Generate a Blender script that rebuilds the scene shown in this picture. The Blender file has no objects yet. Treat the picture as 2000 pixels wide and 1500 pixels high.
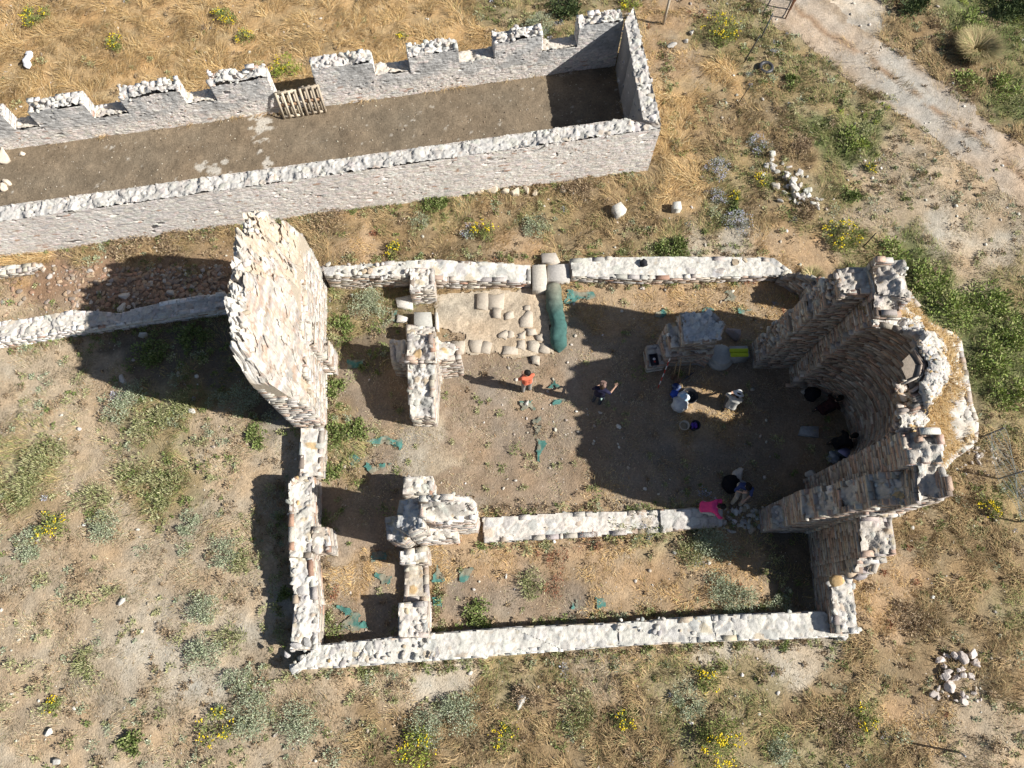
import bpy, math, random
import numpy as np
from mathutils import Matrix, Vector
random.seed(7)
rng = np.random.default_rng(11)
scn = bpy.context.scene
COL = scn.collection
PI = math.pi
Rd = math.radians

# ------------------------------------------------------------------ camera
# A drone about 23 m above the site, looking down with a 19 degree forward tilt.
FPX = 1387.0; CAMH = 23.0
NAD = (985.0, 1230.0)                      # where straight down falls in the 2000 x 1500 frame
_t = math.atan(math.hypot(NAD[0]-1000, NAD[1]-750)/FPX)
_r = math.atan2(NAD[0]-1000, NAD[1]-750)
ROT = np.array(Matrix.Rotation(_r, 3, 'Z') @ Matrix.Rotation(_t, 3, 'X') @ Matrix.Rotation(-_r, 3, 'Z'))
def _nadir_ok(M):
    q = M.T @ np.array([0, 0, -CAMH])
    return abs(1000+FPX*q[0]/-q[2]-NAD[0]) < 1
if not _nadir_ok(ROT):
    ROT = np.array(Matrix.Rotation(-_r, 3, 'Z') @ Matrix.Rotation(_t, 3, 'X') @ Matrix.Rotation(_r, 3, 'Z'))
cam = bpy.data.cameras.new("camera"); camo = bpy.data.objects.new("camera", cam); COL.objects.link(camo)
M4 = Matrix([list(ROT[i])+[0] for i in range(3)]+[[0, 0, 0, 1]])
camo.matrix_world = Matrix.Translation((0, 0, CAMH)) @ M4
cam.sensor_width = 36; cam.lens = FPX/2000*36; cam.clip_end = 2000
scn.camera = camo

# ------------------------------------------------------------------ light
SUN_EL, SUN_AZ = Rd(38.5), Rd(-12.0)       # low in the east, slightly south
w = bpy.data.worlds.new("World"); scn.world = w; w.use_nodes = True
nt = w.node_tree; bg = nt.nodes["Background"]; sky = nt.nodes.new("ShaderNodeTexSky")
sky.sky_type = 'NISHITA'; sky.sun_disc = False
sky.sun_elevation = SUN_EL; sky.sun_rotation = PI/2-SUN_AZ
nt.links.new(sky.outputs[0], bg.inputs[0]); bg.inputs[1].default_value = 0.05
sl = bpy.data.lights.new("sun", 'SUN'); so = bpy.data.objects.new("sun", sl); COL.objects.link(so)
sl.energy = 4.9; sl.angle = Rd(0.5); sl.color = (1.0, 0.965, 0.90)
_d = Vector((math.cos(SUN_AZ)*math.cos(SUN_EL), math.sin(SUN_AZ)*math.cos(SUN_EL), math.sin(SUN_EL)))
so.rotation_euler = _d.to_track_quat('Z', 'Y').to_euler(); so.location = _d*60
scn.view_settings.view_transform = 'Standard'; scn.view_settings.look = 'None'
scn.view_settings.exposure = 0.60; scn.view_settings.gamma = 1
scn.cycles.use_denoising = True
scn.cycles.max_bounces = 5; scn.cycles.diffuse_bounces = 3

# ------------------------------------------------------------------ helpers
def at(u, v, z=0.0):
    """point of the photograph (2000 x 1500) carried down to height z"""
    d = ROT @ np.array([(u-1000)/FPX, -(v-750)/FPX, -1.0])
    s = (z-CAMH)/d[2]
    return np.array([s*d[0], s*d[1], z])
def gxy(u, v, z=0.0): return at(u, v, z)[:2]

def _hash(ix, iy, seed):
    h = (ix.astype(np.int64)*374761393 + iy.astype(np.int64)*668265263 + seed*974634777) & 0x7fffffff
    h = ((h ^ (h >> 13))*1274126177) & 0x7fffffff
    return ((h ^ (h >> 16)) & 0xffff)/65535.0
def vnoise(x, y, seed=0):
    x = np.asarray(x, float); y = np.asarray(y, float)
    ix = np.floor(x); iy = np.floor(y); fx = x-ix; fy = y-iy
    fx = fx*fx*(3-2*fx); fy = fy*fy*(3-2*fy)
    a = _hash(ix, iy, seed); b = _hash(ix+1, iy, seed); c = _hash(ix, iy+1, seed); d = _hash(ix+1, iy+1, seed)
    return (a*(1-fx)+b*fx)*(1-fy)+(c*(1-fx)+d*fx)*fy
def fbm(x, y, seed=0, o=4):
    s = 0; a = .5; t = 0
    for k in range(o):
        s = s+a*vnoise(np.asarray(x)*2**k, np.asarray(y)*2**k, seed+k*17); t += a; a *= .5
    return s/t
def inside(px, py, poly):
    px = np.asarray(px); py = np.asarray(py); r = np.zeros(px.shape, bool)
    n = len(poly)
    for i in range(n):
        x0, y0 = poly[i][:2]; x1, y1 = poly[(i+1) % n][:2]
        if y0 == y1: continue
        c = ((y0 > py) != (y1 > py)) & (px < (x1-x0)*(py-y0)/(y1-y0)+x0)
        r ^= c
    return r
def gz(x, y):
    """ground height: almost level with soft bumps"""
    return (fbm(np.asarray(x)*.35, np.asarray(y)*.35, 3, 3)-.5)*.16+(fbm(np.asarray(x)*1.7, np.asarray(y)*1.7, 9, 3)-.5)*.06
def onground(u, v):
    p = gxy(u, v); return np.array([p[0], p[1], float(gz(p[0], p[1]))])

def cells(x, y, size, seed=0):
    """cell number and distance from the cell's edge (0 at the edge) of an irregular paving"""
    x = np.asarray(x)/size; y = np.asarray(y)/size; ix = np.floor(x); iy = np.floor(y)
    f1 = np.full(x.shape, 9.); f2 = np.full(x.shape, 9.); cid = np.zeros(x.shape, np.int64)
    for a in (-1, 0, 1):
        for b in (-1, 0, 1):
            jx, jy = ix+a, iy+b; d = np.hypot(jx+_hash(jx, jy, seed)-x, jy+_hash(jx, jy, seed+1)-y)
            n = d < f1; f2 = np.where(n, f1, np.minimum(f2, d)); f1 = np.where(n, d, f1); cid = np.where(n, (jx*7919+jy*104729).astype(np.int64) & 0xffffff, cid)
    return cid, f2-f1

class MB:
    """collects vertices, faces and one colour per vertex, then links them as ONE mesh object"""
    def __init__(s): s.v = []; s.c = []; s.q = []; s.t = []; s.n = 0
    def add(s, v, q=None, t=None, c=(.5, .5, .5)):
        v = np.asarray(v, float).reshape(-1, 3); c = np.asarray(c, float)
        if c.ndim == 1: c = np.tile(c[:3], (len(v), 1))
        s.v.append(v); s.c.append(c)
        if q is not None and len(q): s.q.append(np.asarray(q, np.int64).reshape(-1, 4)+s.n)
        if t is not None and len(t): s.t.append(np.asarray(t, np.int64).reshape(-1, 3)+s.n)
        s.n += len(v)
    def mesh(s, name):
        v = np.concatenate(s.v); c = np.concatenate(s.c)
        q = np.concatenate(s.q) if s.q else np.zeros((0, 4), np.int64)
        t = np.concatenate(s.t) if s.t else np.zeros((0, 3), np.int64)
        me = bpy.data.meshes.new(name); me.vertices.add(len(v)); me.vertices.foreach_set("co", v.ravel())
        nl = q.size+t.size; me.loops.add(nl); me.loops.foreach_set("vertex_index", np.concatenate([q.ravel(), t.ravel()]).astype(np.int32))
        me.polygons.add(len(q)+len(t))
        st = np.concatenate([np.arange(len(q))*4, q.size+np.arange(len(t))*3]).astype(np.int32)
        me.polygons.foreach_set("loop_start", st)
        me.update(calc_edges=True)
        a = me.color_attributes.new("Col", 'FLOAT_COLOR', 'POINT')
        a.data.foreach_set("color", np.concatenate([c, np.ones((len(c), 1))], 1).astype(np.float32).ravel())
        return me
    def build(s, name, mat, parent=None, smooth=False):
        me = s.mesh(name); me.materials.append(mat)
        if smooth: me.polygons.foreach_set("use_smooth", np.ones(len(me.polygons), bool))
        o = bpy.data.objects.new(name, me); COL.objects.link(o)
        if parent is not None: o.parent = parent
        return o

def tag(o, label=None, cat=None, group=None, kind=None):
    if label: o["label"] = label
    if cat: o["category"] = cat
    if group: o["group"] = group
    if kind: o["kind"] = kind
    return o
def thing(name, label, cat, loc=(0, 0, 0), rz=0.0, group=None):
    o = bpy.data.objects.new(name, None); COL.objects.link(o)
    o.empty_display_size = .2; o.location = [float(k) for k in loc]; o.rotation_euler = (0, 0, rz)
    return tag(o, label, cat, group)

# shape pieces -------------------------------------------------------------
BOXQ = np.array([[0, 1, 3, 2], [4, 6, 7, 5], [0, 4, 5, 1], [2, 3, 7, 6], [0, 2, 6, 4], [1, 5, 7, 3]])
def boxes(mb, c, ax, ay, az, h, col, jit=.0):
    """many oriented boxes at once: centres c, axes (N,3), half sizes h (N,3)"""
    c = np.asarray(c, float).reshape(-1, 3); n = len(c)
    if n == 0: return
    ax, ay, az = [np.broadcast_to(np.asarray(k, float), (n, 3)) for k in (ax, ay, az)]
    h = np.broadcast_to(np.asarray(h, float), (n, 3)); V = []
    for sx in (-1, 1):
        for sy in (-1, 1):
            for sz in (-1, 1):
                V.append(c+ax*(h[:, :1]*sx)+ay*(h[:, 1:2]*sy)+az*(h[:, 2:]*sz))
    V = np.stack(V, 1)
    if jit: V = V+(rng.random(V.shape)-.5)*2*jit*np.minimum(1, h.min(1)/.05)[:, None, None]
    Q = (BOXQ[None]+(np.arange(n)*8)[:, None, None]).reshape(-1, 4)
    col = np.broadcast_to(np.asarray(col, float), (n, 3))
    mb.add(V.reshape(-1, 3), q=Q, c=np.repeat(col, 8, 0))
def box1(mb, c, h, col, rz=0.0, tilt=None, jit=0.0):
    M = Matrix.Rotation(rz, 3, 'Z')
    if tilt is not None: M = M @ tilt
    A = np.array(M); boxes(mb, [c], A[:, 0], A[:, 1], A[:, 2], [h], col, jit)
def _ico(sub):
    import bmesh
    bm = bmesh.new(); bmesh.ops.create_icosphere(bm, subdivisions=sub, radius=1)
    v = np.array([x.co[:] for x in bm.verts]); f = np.array([[x.index for x in k.verts] for k in bm.faces]); bm.free(); return v, f
ICO1, ICO2, ICO3 = _ico(1), _ico(2), _ico(3)
def rocks(mb, c, r, col, flat=.65, rough=.3, ico=ICO2, flatrot=True, block=.35):
    """many angular stones at once"""
    c = np.asarray(c, float).reshape(-1, 3); n = len(c)
    if n == 0: return
    tv, tf = ico; k = len(tv)
    r = np.broadcast_to(np.asarray(r, float), (n,))
    th = rng.random(n)*2*PI
    V = np.broadcast_to(tv, (n, k, 3)).copy()
    pw = (.35+.5*rng.random((n, 1, 1)))
    V = V/np.abs(V).max(2, keepdims=True)**pw*.8
    # flatten by random cutting planes -> facets
    for _ in range(6 if k < 100 else 13):
        d = rng.normal(size=(n, 3)); d /= np.linalg.norm(d, axis=1)[:, None]
        lim = (.45 if k < 100 else .38)+rng.random(n)*.33
        dp = np.einsum('nki,ni->nk', V, d); ex = np.maximum(0, dp-lim[:, None])
        V -= ex[:, :, None]*d[:, None, :]
    V *= 1+rough*.35*(rng.random((n, k, 1))-.5)
    V *= 1.1
    s = np.stack([1+.5*(rng.random(n)-.3), .8+.4*(rng.random(n)-.5), np.full(n, flat)*(1+.4*(rng.random(n)-.5))], 1)
    V = V*s[:, None, :]*r[:, None, None]
    if flatrot:
        tx = (rng.random(n)-.5)*.5
    else: tx = rng.random(n)*2*PI
    cx, sx = np.cos(tx), np.sin(tx); y = V[:, :, 1]*cx[:, None]-V[:, :, 2]*sx[:, None]; z = V[:, :, 1]*sx[:, None]+V[:, :, 2]*cx[:, None]
    V[:, :, 1] = y; V[:, :, 2] = z
    cz, sz = np.cos(th), np.sin(th); x = V[:, :, 0]*cz[:, None]-V[:, :, 1]*sz[:, None]; y = V[:, :, 0]*sz[:, None]+V[:, :, 1]*cz[:, None]
    V[:, :, 0] = x; V[:, :, 1] = y
    V += c[:, None, :]
    col = np.broadcast_to(np.asarray(col, float), (n, 3))
    mb.add(V.reshape(-1, 3), t=(tf[None]+(np.arange(n)*k)[:, None, None]).reshape(-1, 3), c=np.repeat(col, k, 0))
def tube(mb, pts, rad, col, n=8, cap=True):
    pts = [np.asarray(p, float) for p in pts]; m = len(pts)
    rad = [rad]*m if np.isscalar(rad) else rad
    V = []; up = None
    for i, p in enumerate(pts):
        d = pts[min(i+1, m-1)]-pts[max(i-1, 0)]; d = d/(np.linalg.norm(d)+1e-9)
        if up is None:
            up = np.cross(d, [0, 0, 1] if abs(d[2]) < .9 else [1, 0, 0])
        a = up-d*np.dot(up, d); a /= np.linalg.norm(a)+1e-9; up = a; b = np.cross(d, a)
        for k in range(n):
            t = 2*PI*k/n; V.append(p+rad[i]*(a*math.cos(t)+b*math.sin(t)))
    Q = [[i*n+k, i*n+(k+1) % n, (i+1)*n+(k+1) % n, (i+1)*n+k] for i in range(m-1) for k in range(n)]
    T = []
    if cap:
        V += [pts[0], pts[-1]]; e0 = m*n; e1 = e0+1
        T += [[e0, (k+1) % n, k] for k in range(n)]+[[e1, (m-1)*n+k, (m-1)*n+(k+1) % n] for k in range(n)]
    mb.add(V, q=Q, t=T, c=col)
def lathe(mb, prof, loc, col, n=24, tilt=None, closed=True):
    V = []; A = np.array(tilt) if tilt is not None else np.eye(3)
    for r, z in prof:
        for k in range(n):
            t = 2*PI*k/n; V.append(A @ np.array([r*math.cos(t), r*math.sin(t), z])+np.asarray(loc))
    m = len(prof); Q = [[i*n+k, i*n+(k+1) % n, (i+1)*n+(k+1) % n, (i+1)*n+k] for i in range(m-1) for k in range(n)]
    mb.add(V, q=Q, c=col)

# materials ----------------------------------------------------------------
def mat(name, rough=.9, var=.25, vscale=9., bump=.0, bscale=30., spots=0.0, spec=.2, transl=0.0):
    """vertex colour times soft procedural mottling, with a procedural bump"""
    m = bpy.data.materials.new(name); m.use_nodes = True; t = m.node_tree; N = t.nodes; L = t.links
    p = N["Principled BSDF"]; p.inputs["Roughness"].default_value = rough
    p.inputs["Specular IOR Level"].default_value = spec
    a = N.new("ShaderNodeAttribute"); a.attribute_name = "Col"
    geo = N.new("ShaderNodeNewGeometry"); out = a.outputs["Color"]
    if var:
        n1 = N.new("ShaderNodeTexNoise"); n1.inputs["Scale"].default_value = vscale; n1.inputs["Detail"].default_value = 6; n1.inputs["Roughness"].default_value = .65
        L.new(geo.outputs["Position"], n1.inputs["Vector"])
        mr = N.new("ShaderNodeMapRange"); mr.inputs[1].default_value = .25; mr.inputs[2].default_value = .75
        mr.inputs[3].default_value = 1-var; mr.inputs[4].default_value = 1+var
        L.new(n1.outputs["Fac"], mr.inputs[0])
        mx = N.new("ShaderNodeVectorMath"); mx.operation = 'SCALE'
        L.new(out, mx.inputs[0]); L.new(mr.outputs[0], mx.inputs["Scale"]); out = mx.outputs[0]
    if spots:
        v = N.new("ShaderNodeTexVoronoi"); v.inputs["Scale"].default_value = 16; v.inputs["Randomness"].default_value = 1
        L.new(geo.outputs["Position"], v.inputs["Vector"])
        sp = N.new("ShaderNodeSeparateColor"); L.new(v.outputs["Color"], sp.inputs[0])
        r1 = N.new("ShaderNodeMath"); r1.operation = 'GREATER_THAN'; r1.inputs[1].default_value = 1-spots; L.new(sp.outputs[0], r1.inputs[0])
        r2 = N.new("ShaderNodeMath"); r2.operation = 'LESS_THAN'; r2.inputs[1].default_value = .26; L.new(v.outputs["Distance"], r2.inputs[0])
        r3 = N.new("ShaderNodeMath"); r3.operation = 'MULTIPLY'; L.new(r1.outputs[0], r3.inputs[0]); L.new(r2.outputs[0], r3.inputs[1])
        mm = N.new("ShaderNodeMix"); mm.data_type = 'RGBA'; L.new(r3.outputs[0], mm.inputs[0]); L.new(out, mm.inputs[6]); mm.inputs[7].default_value = (.55, .5, .43, 1)
        out = mm.outputs[2]
    L.new(out, p.inputs["Base Color"])
    if bump:
        n2 = N.new("ShaderNodeTexNoise"); n2.inputs["Scale"].default_value = bscale; n2.inputs["Detail"].default_value = 5
        L.new(geo.outputs["Position"], n2.inputs["Vector"])
        b = N.new("ShaderNodeBump"); b.inputs["Strength"].default_value = bump; b.inputs["Distance"].default_value = .03
        L.new(n2.outputs["Fac"], b.inputs["Height"]); L.new(b.outputs[0], p.inputs["Normal"])
    return m
M_SOIL = mat("soil", .95, .36, 14, .9, 22, spots=.018)
M_STONE = mat("masonry", .92, .22, 12, .6, 35)
M_MORT = mat("lime_mortar", .95, .28, 7, .9, 24)
M_PLAS = mat("weathered_plaster", .95, .35, 6, .7, 30)
M_ROCK = mat("rock", .9, .2, 14, .5, 40)
M_GRASS = mat("dry_blades", .8, 0, 1, 0)
M_LEAF = mat("leaves", .7, 0, 1, 0)
M_WOOD = mat("weathered_wood", .85, .25, 25, .4, 60)
M_CLOTH = mat("cloth", .9, .12, 20, .3, 60)
M_GEO = mat("geotextile", .8, .3, 7, .5, 50)
M_SKIN = mat("skin", .6, .05, 20, 0)
M_PLASTIC = mat("plastic", .45, .06, 20, 0, spec=.4)
M_METAL = mat("rusty_metal", .7, .3, 20, .3, 60)
def pal(*items):
    ws = np.array([k[0] for k in items], float); ws /= ws.sum(); cs = np.array([k[1] for k in items], float)
    def f(n, j=.14):
        i = rng.choice(len(ws), size=n, p=ws); c = cs[i]
        return np.clip(c*(1+(rng.random((n, 1))-.5)*2*j)*(1+(rng.random((n, 3))-.5)*.06), .01, .9)
    return f
P_BRICK = pal((38, (.52, .46, .39)), (26, (.42, .39, .36)), (14, (.48, .37, .29)), (8, (.27, .22, .18)), (4, (.40, .25, .18)), (10, (.64, .60, .54)))
P_BARN = pal((42, (.80, .74, .68)), (27, (.75, .71, .66)), (20, (.79, .70, .64)), (3, (.50, .34, .26)), (8, (.56, .54, .52)))
P_TOP = pal((45, (.54, .50, .44)), (25, (.46, .44, .40)), (12, (.62, .60, .55)), (10, (.46, .38, .27)), (5, (.46, .32, .16)), (5, (.36, .34, .32)))
P_WHITE = pal((38, (.62, .59, .53)), (24, (.52, .50, .46)), (24, (.42, .41, .39)), (14, (.50, .42, .32)))
MORTAR = (.60, .57, .51)
DARKM = (.36, .31, .26)
P_RUB = pal((50, (.58, .55, .50)), (25, (.50, .47, .42)), (15, (.50, .46, .42)), (10, (.55, .47, .38)))
P_TILE = pal((40, (.34, .22, .15)), (25, (.40, .29, .20)), (20, (.30, .24, .19)), (15, (.45, .41, .36)))

# ------------------------------------------------------------------ masonry builder
def ccw(poly):
    a = sum(poly[i][0]*poly[(i+1) % len(poly)][1]-poly[(i+1) % len(poly)][0]*poly[i][1] for i in range(len(poly)))
    return list(poly) if a > 0 else list(poly)[::-1]
def height_fn(poly, rough, seed):
    P = np.array([p[:2] for p in poly]); Z = np.array([p[2] for p in poly])
    # extra samples along the edges make the interpolation follow them
    S = [];
    for i in range(len(poly)):
        a = np.array(poly[i]); b = np.array(poly[(i+1) % len(poly)])
        for k in range(4): S.append(a+(b-a)*k/4)
    S = np.array(S)
    def H(x, y):
        x = np.asarray(x, float); y = np.asarray(y, float)
        d = (x[..., None]-S[:, 0])**2+(y[..., None]-S[:, 1])**2+1e-4
        wgt = d**-2.0
        z = (wgt*S[:, 2]).sum(-1)/wgt.sum(-1)
        return z+rough*2*(fbm(x*2.2, y*2.2, seed, 3)-.5)
    return H
def facing(mb, a, b, za, zb, z0, courses, blen, palf, prot, rough, seed, depth=.16, holes=.015, gap=.006):
    """a face of coursed stones between two corners; tops follow the ruined height"""
    a = np.asarray(a, float); b = np.asarray(b, float); L = np.linalg.norm(b-a)
    if L < .05: return
    t = (b-a)/L; n = np.array([t[1], -t[0]])
    C = []; Hs = []; TN = []
    for (zc, hc) in courses:
        s = -random.random()*blen[0]
        off = random.uniform(-.7, .5)*prot; ton = random.uniform(.80, 1.16); ci0 = len(C)
        while s < L:
            l = random.uniform(*blen); e = min(s+l, L); s0 = max(s, 0.0)
            m = (s0+e)/2; f = m/L
            zt = za+(zb-za)*f+rough*2*(float(vnoise(m*2.6+seed*3.1, seed*1.7, seed))-.5)
            if e-s0 > .03 and zc+hc*.9 <= zt+.02 and random.random() > holes:
                p = random.gauss(0, .28)*prot+off
                q = a+t*m-n*(depth/2-p)
                C.append((q[0], q[1], zc+hc/2)); Hs.append(((e-s0)/2-.004, depth/2, hc/2-gap)); TN.append(ton)
            s = s+l
    if C: boxes(mb, C, np.array([t[0], t[1], 0]), np.array([n[0], n[1], 0]), np.array([0, 0, 1]), np.array(Hs), np.clip(palf(len(C))*np.array(TN)[:, None], .02, .85), jit=min(.008, prot*.5))
def prism(mb, poly, z0=-.2, ch=(.055, .095), blen=(.18, .55), palf=P_BRICK, prot=.022, rough=.06, top='rubble', den=30, rs=(.05, .12),
          core=DARKM, capcol=(.50, .45, .39), toppal=P_TOP, seed=None, holes=.015, courses=None, skip=(), gap=.006, noin=None, inset=.035):
    """one block of ruined masonry: coursed faces round a mortar core, broken stones on top"""
    seed = seed if seed is not None else random.randint(1, 9999)
    poly = ccw(poly); H = height_fn(poly, rough, seed)
    zmax = max(p[2] for p in poly)+rough
    if courses is None:
        courses = []; z = z0
        while z < zmax:
            h = random.uniform(*ch); courses.append((z, h)); z += h
    n = len(poly)
    for i in range(n):
        if i in skip: continue
        p, q = poly[i], poly[(i+1) % n]
        facing(mb, p[:2], q[:2], p[2], q[2], z0, courses, blen, palf, prot, rough, seed+i, holes=holes, gap=gap)
    # core: inset walls
    c = np.mean([p[:2] for p in poly], 0); P2 = []
    for i in range(n):
        a = np.array(poly[i-1][:2]); b = np.array(poly[i][:2]); d = np.array(poly[(i+1) % n][:2])
        t0 = (b-a)/(np.linalg.norm(b-a)+1e-9); t1 = (d-b)/(np.linalg.norm(d-b)+1e-9)
        f0 = 0.0 if ((i-1) % n) in (skip if noin is None else noin) else 1.0; f1 = 0.0 if i in (skip if noin is None else noin) else 1.0
        n0 = np.array([-t0[1], t0[0]])*f0; n1 = np.array([-t1[1], t1[0]])*f1; k = n0+n1
        if f0 and f1: k /= max(.5, np.dot(k, k))/2+1e-9
        P2.append(b+k*inset)
    V = [(p[0], p[1], z0) for p in P2]+[(p[0], p[1], max(z0+.02, poly[i][2]-.05)) for i, p in enumerate(P2)]
    mb.add(V, q=[[i, (i+1) % n, n+(i+1) % n, n+i] for i in range(n)], c=core)
    # top skin: broken courses and small stones in mortar
    xs = [p[0] for p in poly]; ys = [p[1] for p in poly]; st = .036
    rs = (rs[0]*.62, rs[1]*.66); den = den*(.42 if top == 'rubble' else .06)
    gx = np.arange(min(xs)-st, max(xs)+2*st, st); gy = np.arange(min(ys)-st, max(ys)+2*st, st)
    X, Y = np.meshgrid(gx, gy, indexing='ij'); Z = H(X, Y)
    cx = X[:-1, :-1]+st/2; cy = Y[:-1, :-1]+st/2; ok = inside(cx, cy, [tuple(p) for p in P2])
    idx = np.arange(X.size).reshape(X.shape); I = np.argwhere(ok)
    if len(I):
        Q = np.stack([idx[I[:, 0], I[:, 1]], idx[I[:, 0]+1, I[:, 1]], idx[I[:, 0]+1, I[:, 1]+1], idx[I[:, 0], I[:, 1]+1]], 1)
        used, inv = np.unique(Q, return_inverse=True)
        x, y, z = X.ravel()[used], Y.ravel()[used], Z.ravel()[used]
        m = fbm(x*2.2, y*2.2, seed+8, 3)[:, None]; m2 = fbm(x*11, y*11, seed+9, 3)[:, None]
        cc = np.array(capcol)*(.66+.42*m+.26*m2)
        cb, eb = cells(x, y, .34 if top == 'mortar' else .24, seed); cs, es = cells(x+.3, y, .11, seed+4)
        rb = _hash(cb, cb*0+3, seed); rs_ = _hash(cs, cs*0+5, seed)
        kb = np.clip((eb-.10)/.10, 0, 1)*(rb > (.62 if top == 'mortar' else .50)); ks = np.clip((es-.12)/.14, 0, 1)*(rs_ > .45)*(1-kb)
        pc = toppal(997); jn = np.clip(1-eb/.07, 0, 1)*(rb > (.50 if top == 'mortar' else .45)); cc = cc*(1-.38*jn[:, None]); cc = cc*(1-.9*kb[:, None])+pc[cb % 997]*.9*kb[:, None]; cc = cc*(1-.6*ks[:, None])+pc[cs % 997]*.6*ks[:, None]
        if top == 'mortar': z = z+.012*kb+.012*ks+(fbm(x*6, y*6, seed+5, 3)-.5)*.06+(rb-.5)*.02*kb
        else:
            q = np.round(z/.085+(fbm(x*3, y*3, seed+6, 3)-.5)*2.6)*.085; z = .4*z+.6*q+(rb-.4)*.09*kb+(rs_-.4)*.05*ks+(fbm(x*9, y*9, seed+5, 2)-.5)*.06
        mb.add(np.stack([x, y, z], 1), q=inv.reshape(-1, 4), c=np.clip(cc, .03, .85))
    # stones bedded in the top
    area = abs(sum(poly[i][0]*poly[(i+1) % n][1]-poly[(i+1) % n][0]*poly[i][1] for i in range(n)))/2
    k = int(area*den*1.8)
    if k and den:
        px = rng.uniform(min(xs), max(xs), k*3); py = rng.uniform(min(ys), max(ys), k*3); r = rng.uniform(rs[0], rs[1], k*3)
        o = inside(px, py, poly); px, py, r = px[o], py[o], r[o]*np.where(rng.random(len(px[o])) < .10, 1.9, 1.0)
        keep = []
        for j in range(len(px)):
            if all((px[j]-px[q])**2+(py[j]-py[q])**2 > (.8*(r[j]+r[q]))**2 for q in keep): keep.append(j)
            if len(keep) > area*den: break
        px, py, r = px[keep], py[keep], r[keep]
        if top == 'rubble':
            rocks(mb, np.stack([px, py, H(px, py)-.01-r*.16], 1), r, toppal(len(px)), flat=.55)
        else:
            rocks(mb, np.stack([px, py, H(px, py)-.045], 1), r*1.15, toppal(len(px)), flat=.28)
    return H
def rubble_face(mb, a, b, z0, ztop, col, st=.032, relief=.012, size=(.21, .085), seed=3, extra=None):
    """a wall face of small irregular stones set flush in mortar, as one relief surface"""
    a = np.asarray(a[:2], float); b = np.asarray(b[:2], float); L = np.linalg.norm(b-a); t = (b-a)/L; n = np.array([t[1], -t[0]])
    s = np.linspace(0, L, max(2, int(L/st))); zt = ztop(s); z = np.arange(z0, zt.max()+.1, st*.8); S, Zz = np.meshgrid(s, z, indexing='ij')
    wx = S+(fbm(S*2, Zz*2, seed, 2)-.5)*.2; wz = Zz+(fbm(S*1.5, Zz*3, seed+1, 2)-.5)*.10
    c, e = cells(wx.ravel()/size[0], wz.ravel()/size[1], 1.0, seed+2); c = c.reshape(S.shape); e = e.reshape(S.shape)
    c2, e2 = cells(wx.ravel()/(size[0]*.45), wz.ravel()/(size[1]*.6), 1.0, seed+5); c2 = c2.reshape(S.shape); e2 = e2.reshape(S.shape)
    sm = vnoise(S*.8, Zz*1.6, seed+9) > .55; cc = np.where(sm, c2, c); ee = np.where(sm, e2, e)
    k = np.clip(ee/.22, 0, 1); h = _hash(cc, cc*0+7, seed); hole = (h > .985)
    d = relief*(k*(.5+h)+.8*(fbm(S*5, Zz*5, seed+11, 3)-.5)*2)-.10*hole*k
    P = a+t*S[..., None]+n*d[..., None]; V = np.concatenate([P, np.minimum(Zz, zt[:, None]+.02)[..., None]], -1)
    C = col(S, Zz, cc, k, h); C = np.where(hole[..., None], C*.35, C)
    ok = (Zz[:-1, :-1] < np.minimum(zt[:-1], zt[1:])[:, None]+.01); I = np.argwhere(ok); idx = np.arange(S.size).reshape(S.shape)
    Q = np.stack([idx[I[:, 0], I[:, 1]], idx[I[:, 0]+1, I[:, 1]], idx[I[:, 0]+1, I[:, 1]+1], idx[I[:, 0], I[:, 1]+1]], 1)
    used, inv = np.unique(Q, return_inverse=True); mb.add(V.reshape(-1, 3)[used], q=inv.reshape(-1, 4), c=np.clip(C.reshape(-1, 3)[used], .02, .88))
def barn_col(seed, palf, mort=(.78, .73, .68)):
    tab = palf(997, .10)
    def f(S, Z, c, k, h):
        st_ = tab[c % 997]; kk = np.clip((k-.25)*2, 0, 1)[..., None]; n = fbm(S*1.2, Z*1.2, seed, 4)[..., None]; m = fbm(S*9, Z*9, seed+2, 3)[..., None]
        jt = (np.array(mort)*.80); return (jt*(1-kk)+st_*kk)*(.80+.28*n+.14*m)
    return f
def px_poly(pts): return [tuple(at(u, v, z)) for u, v, z in pts]

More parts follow.
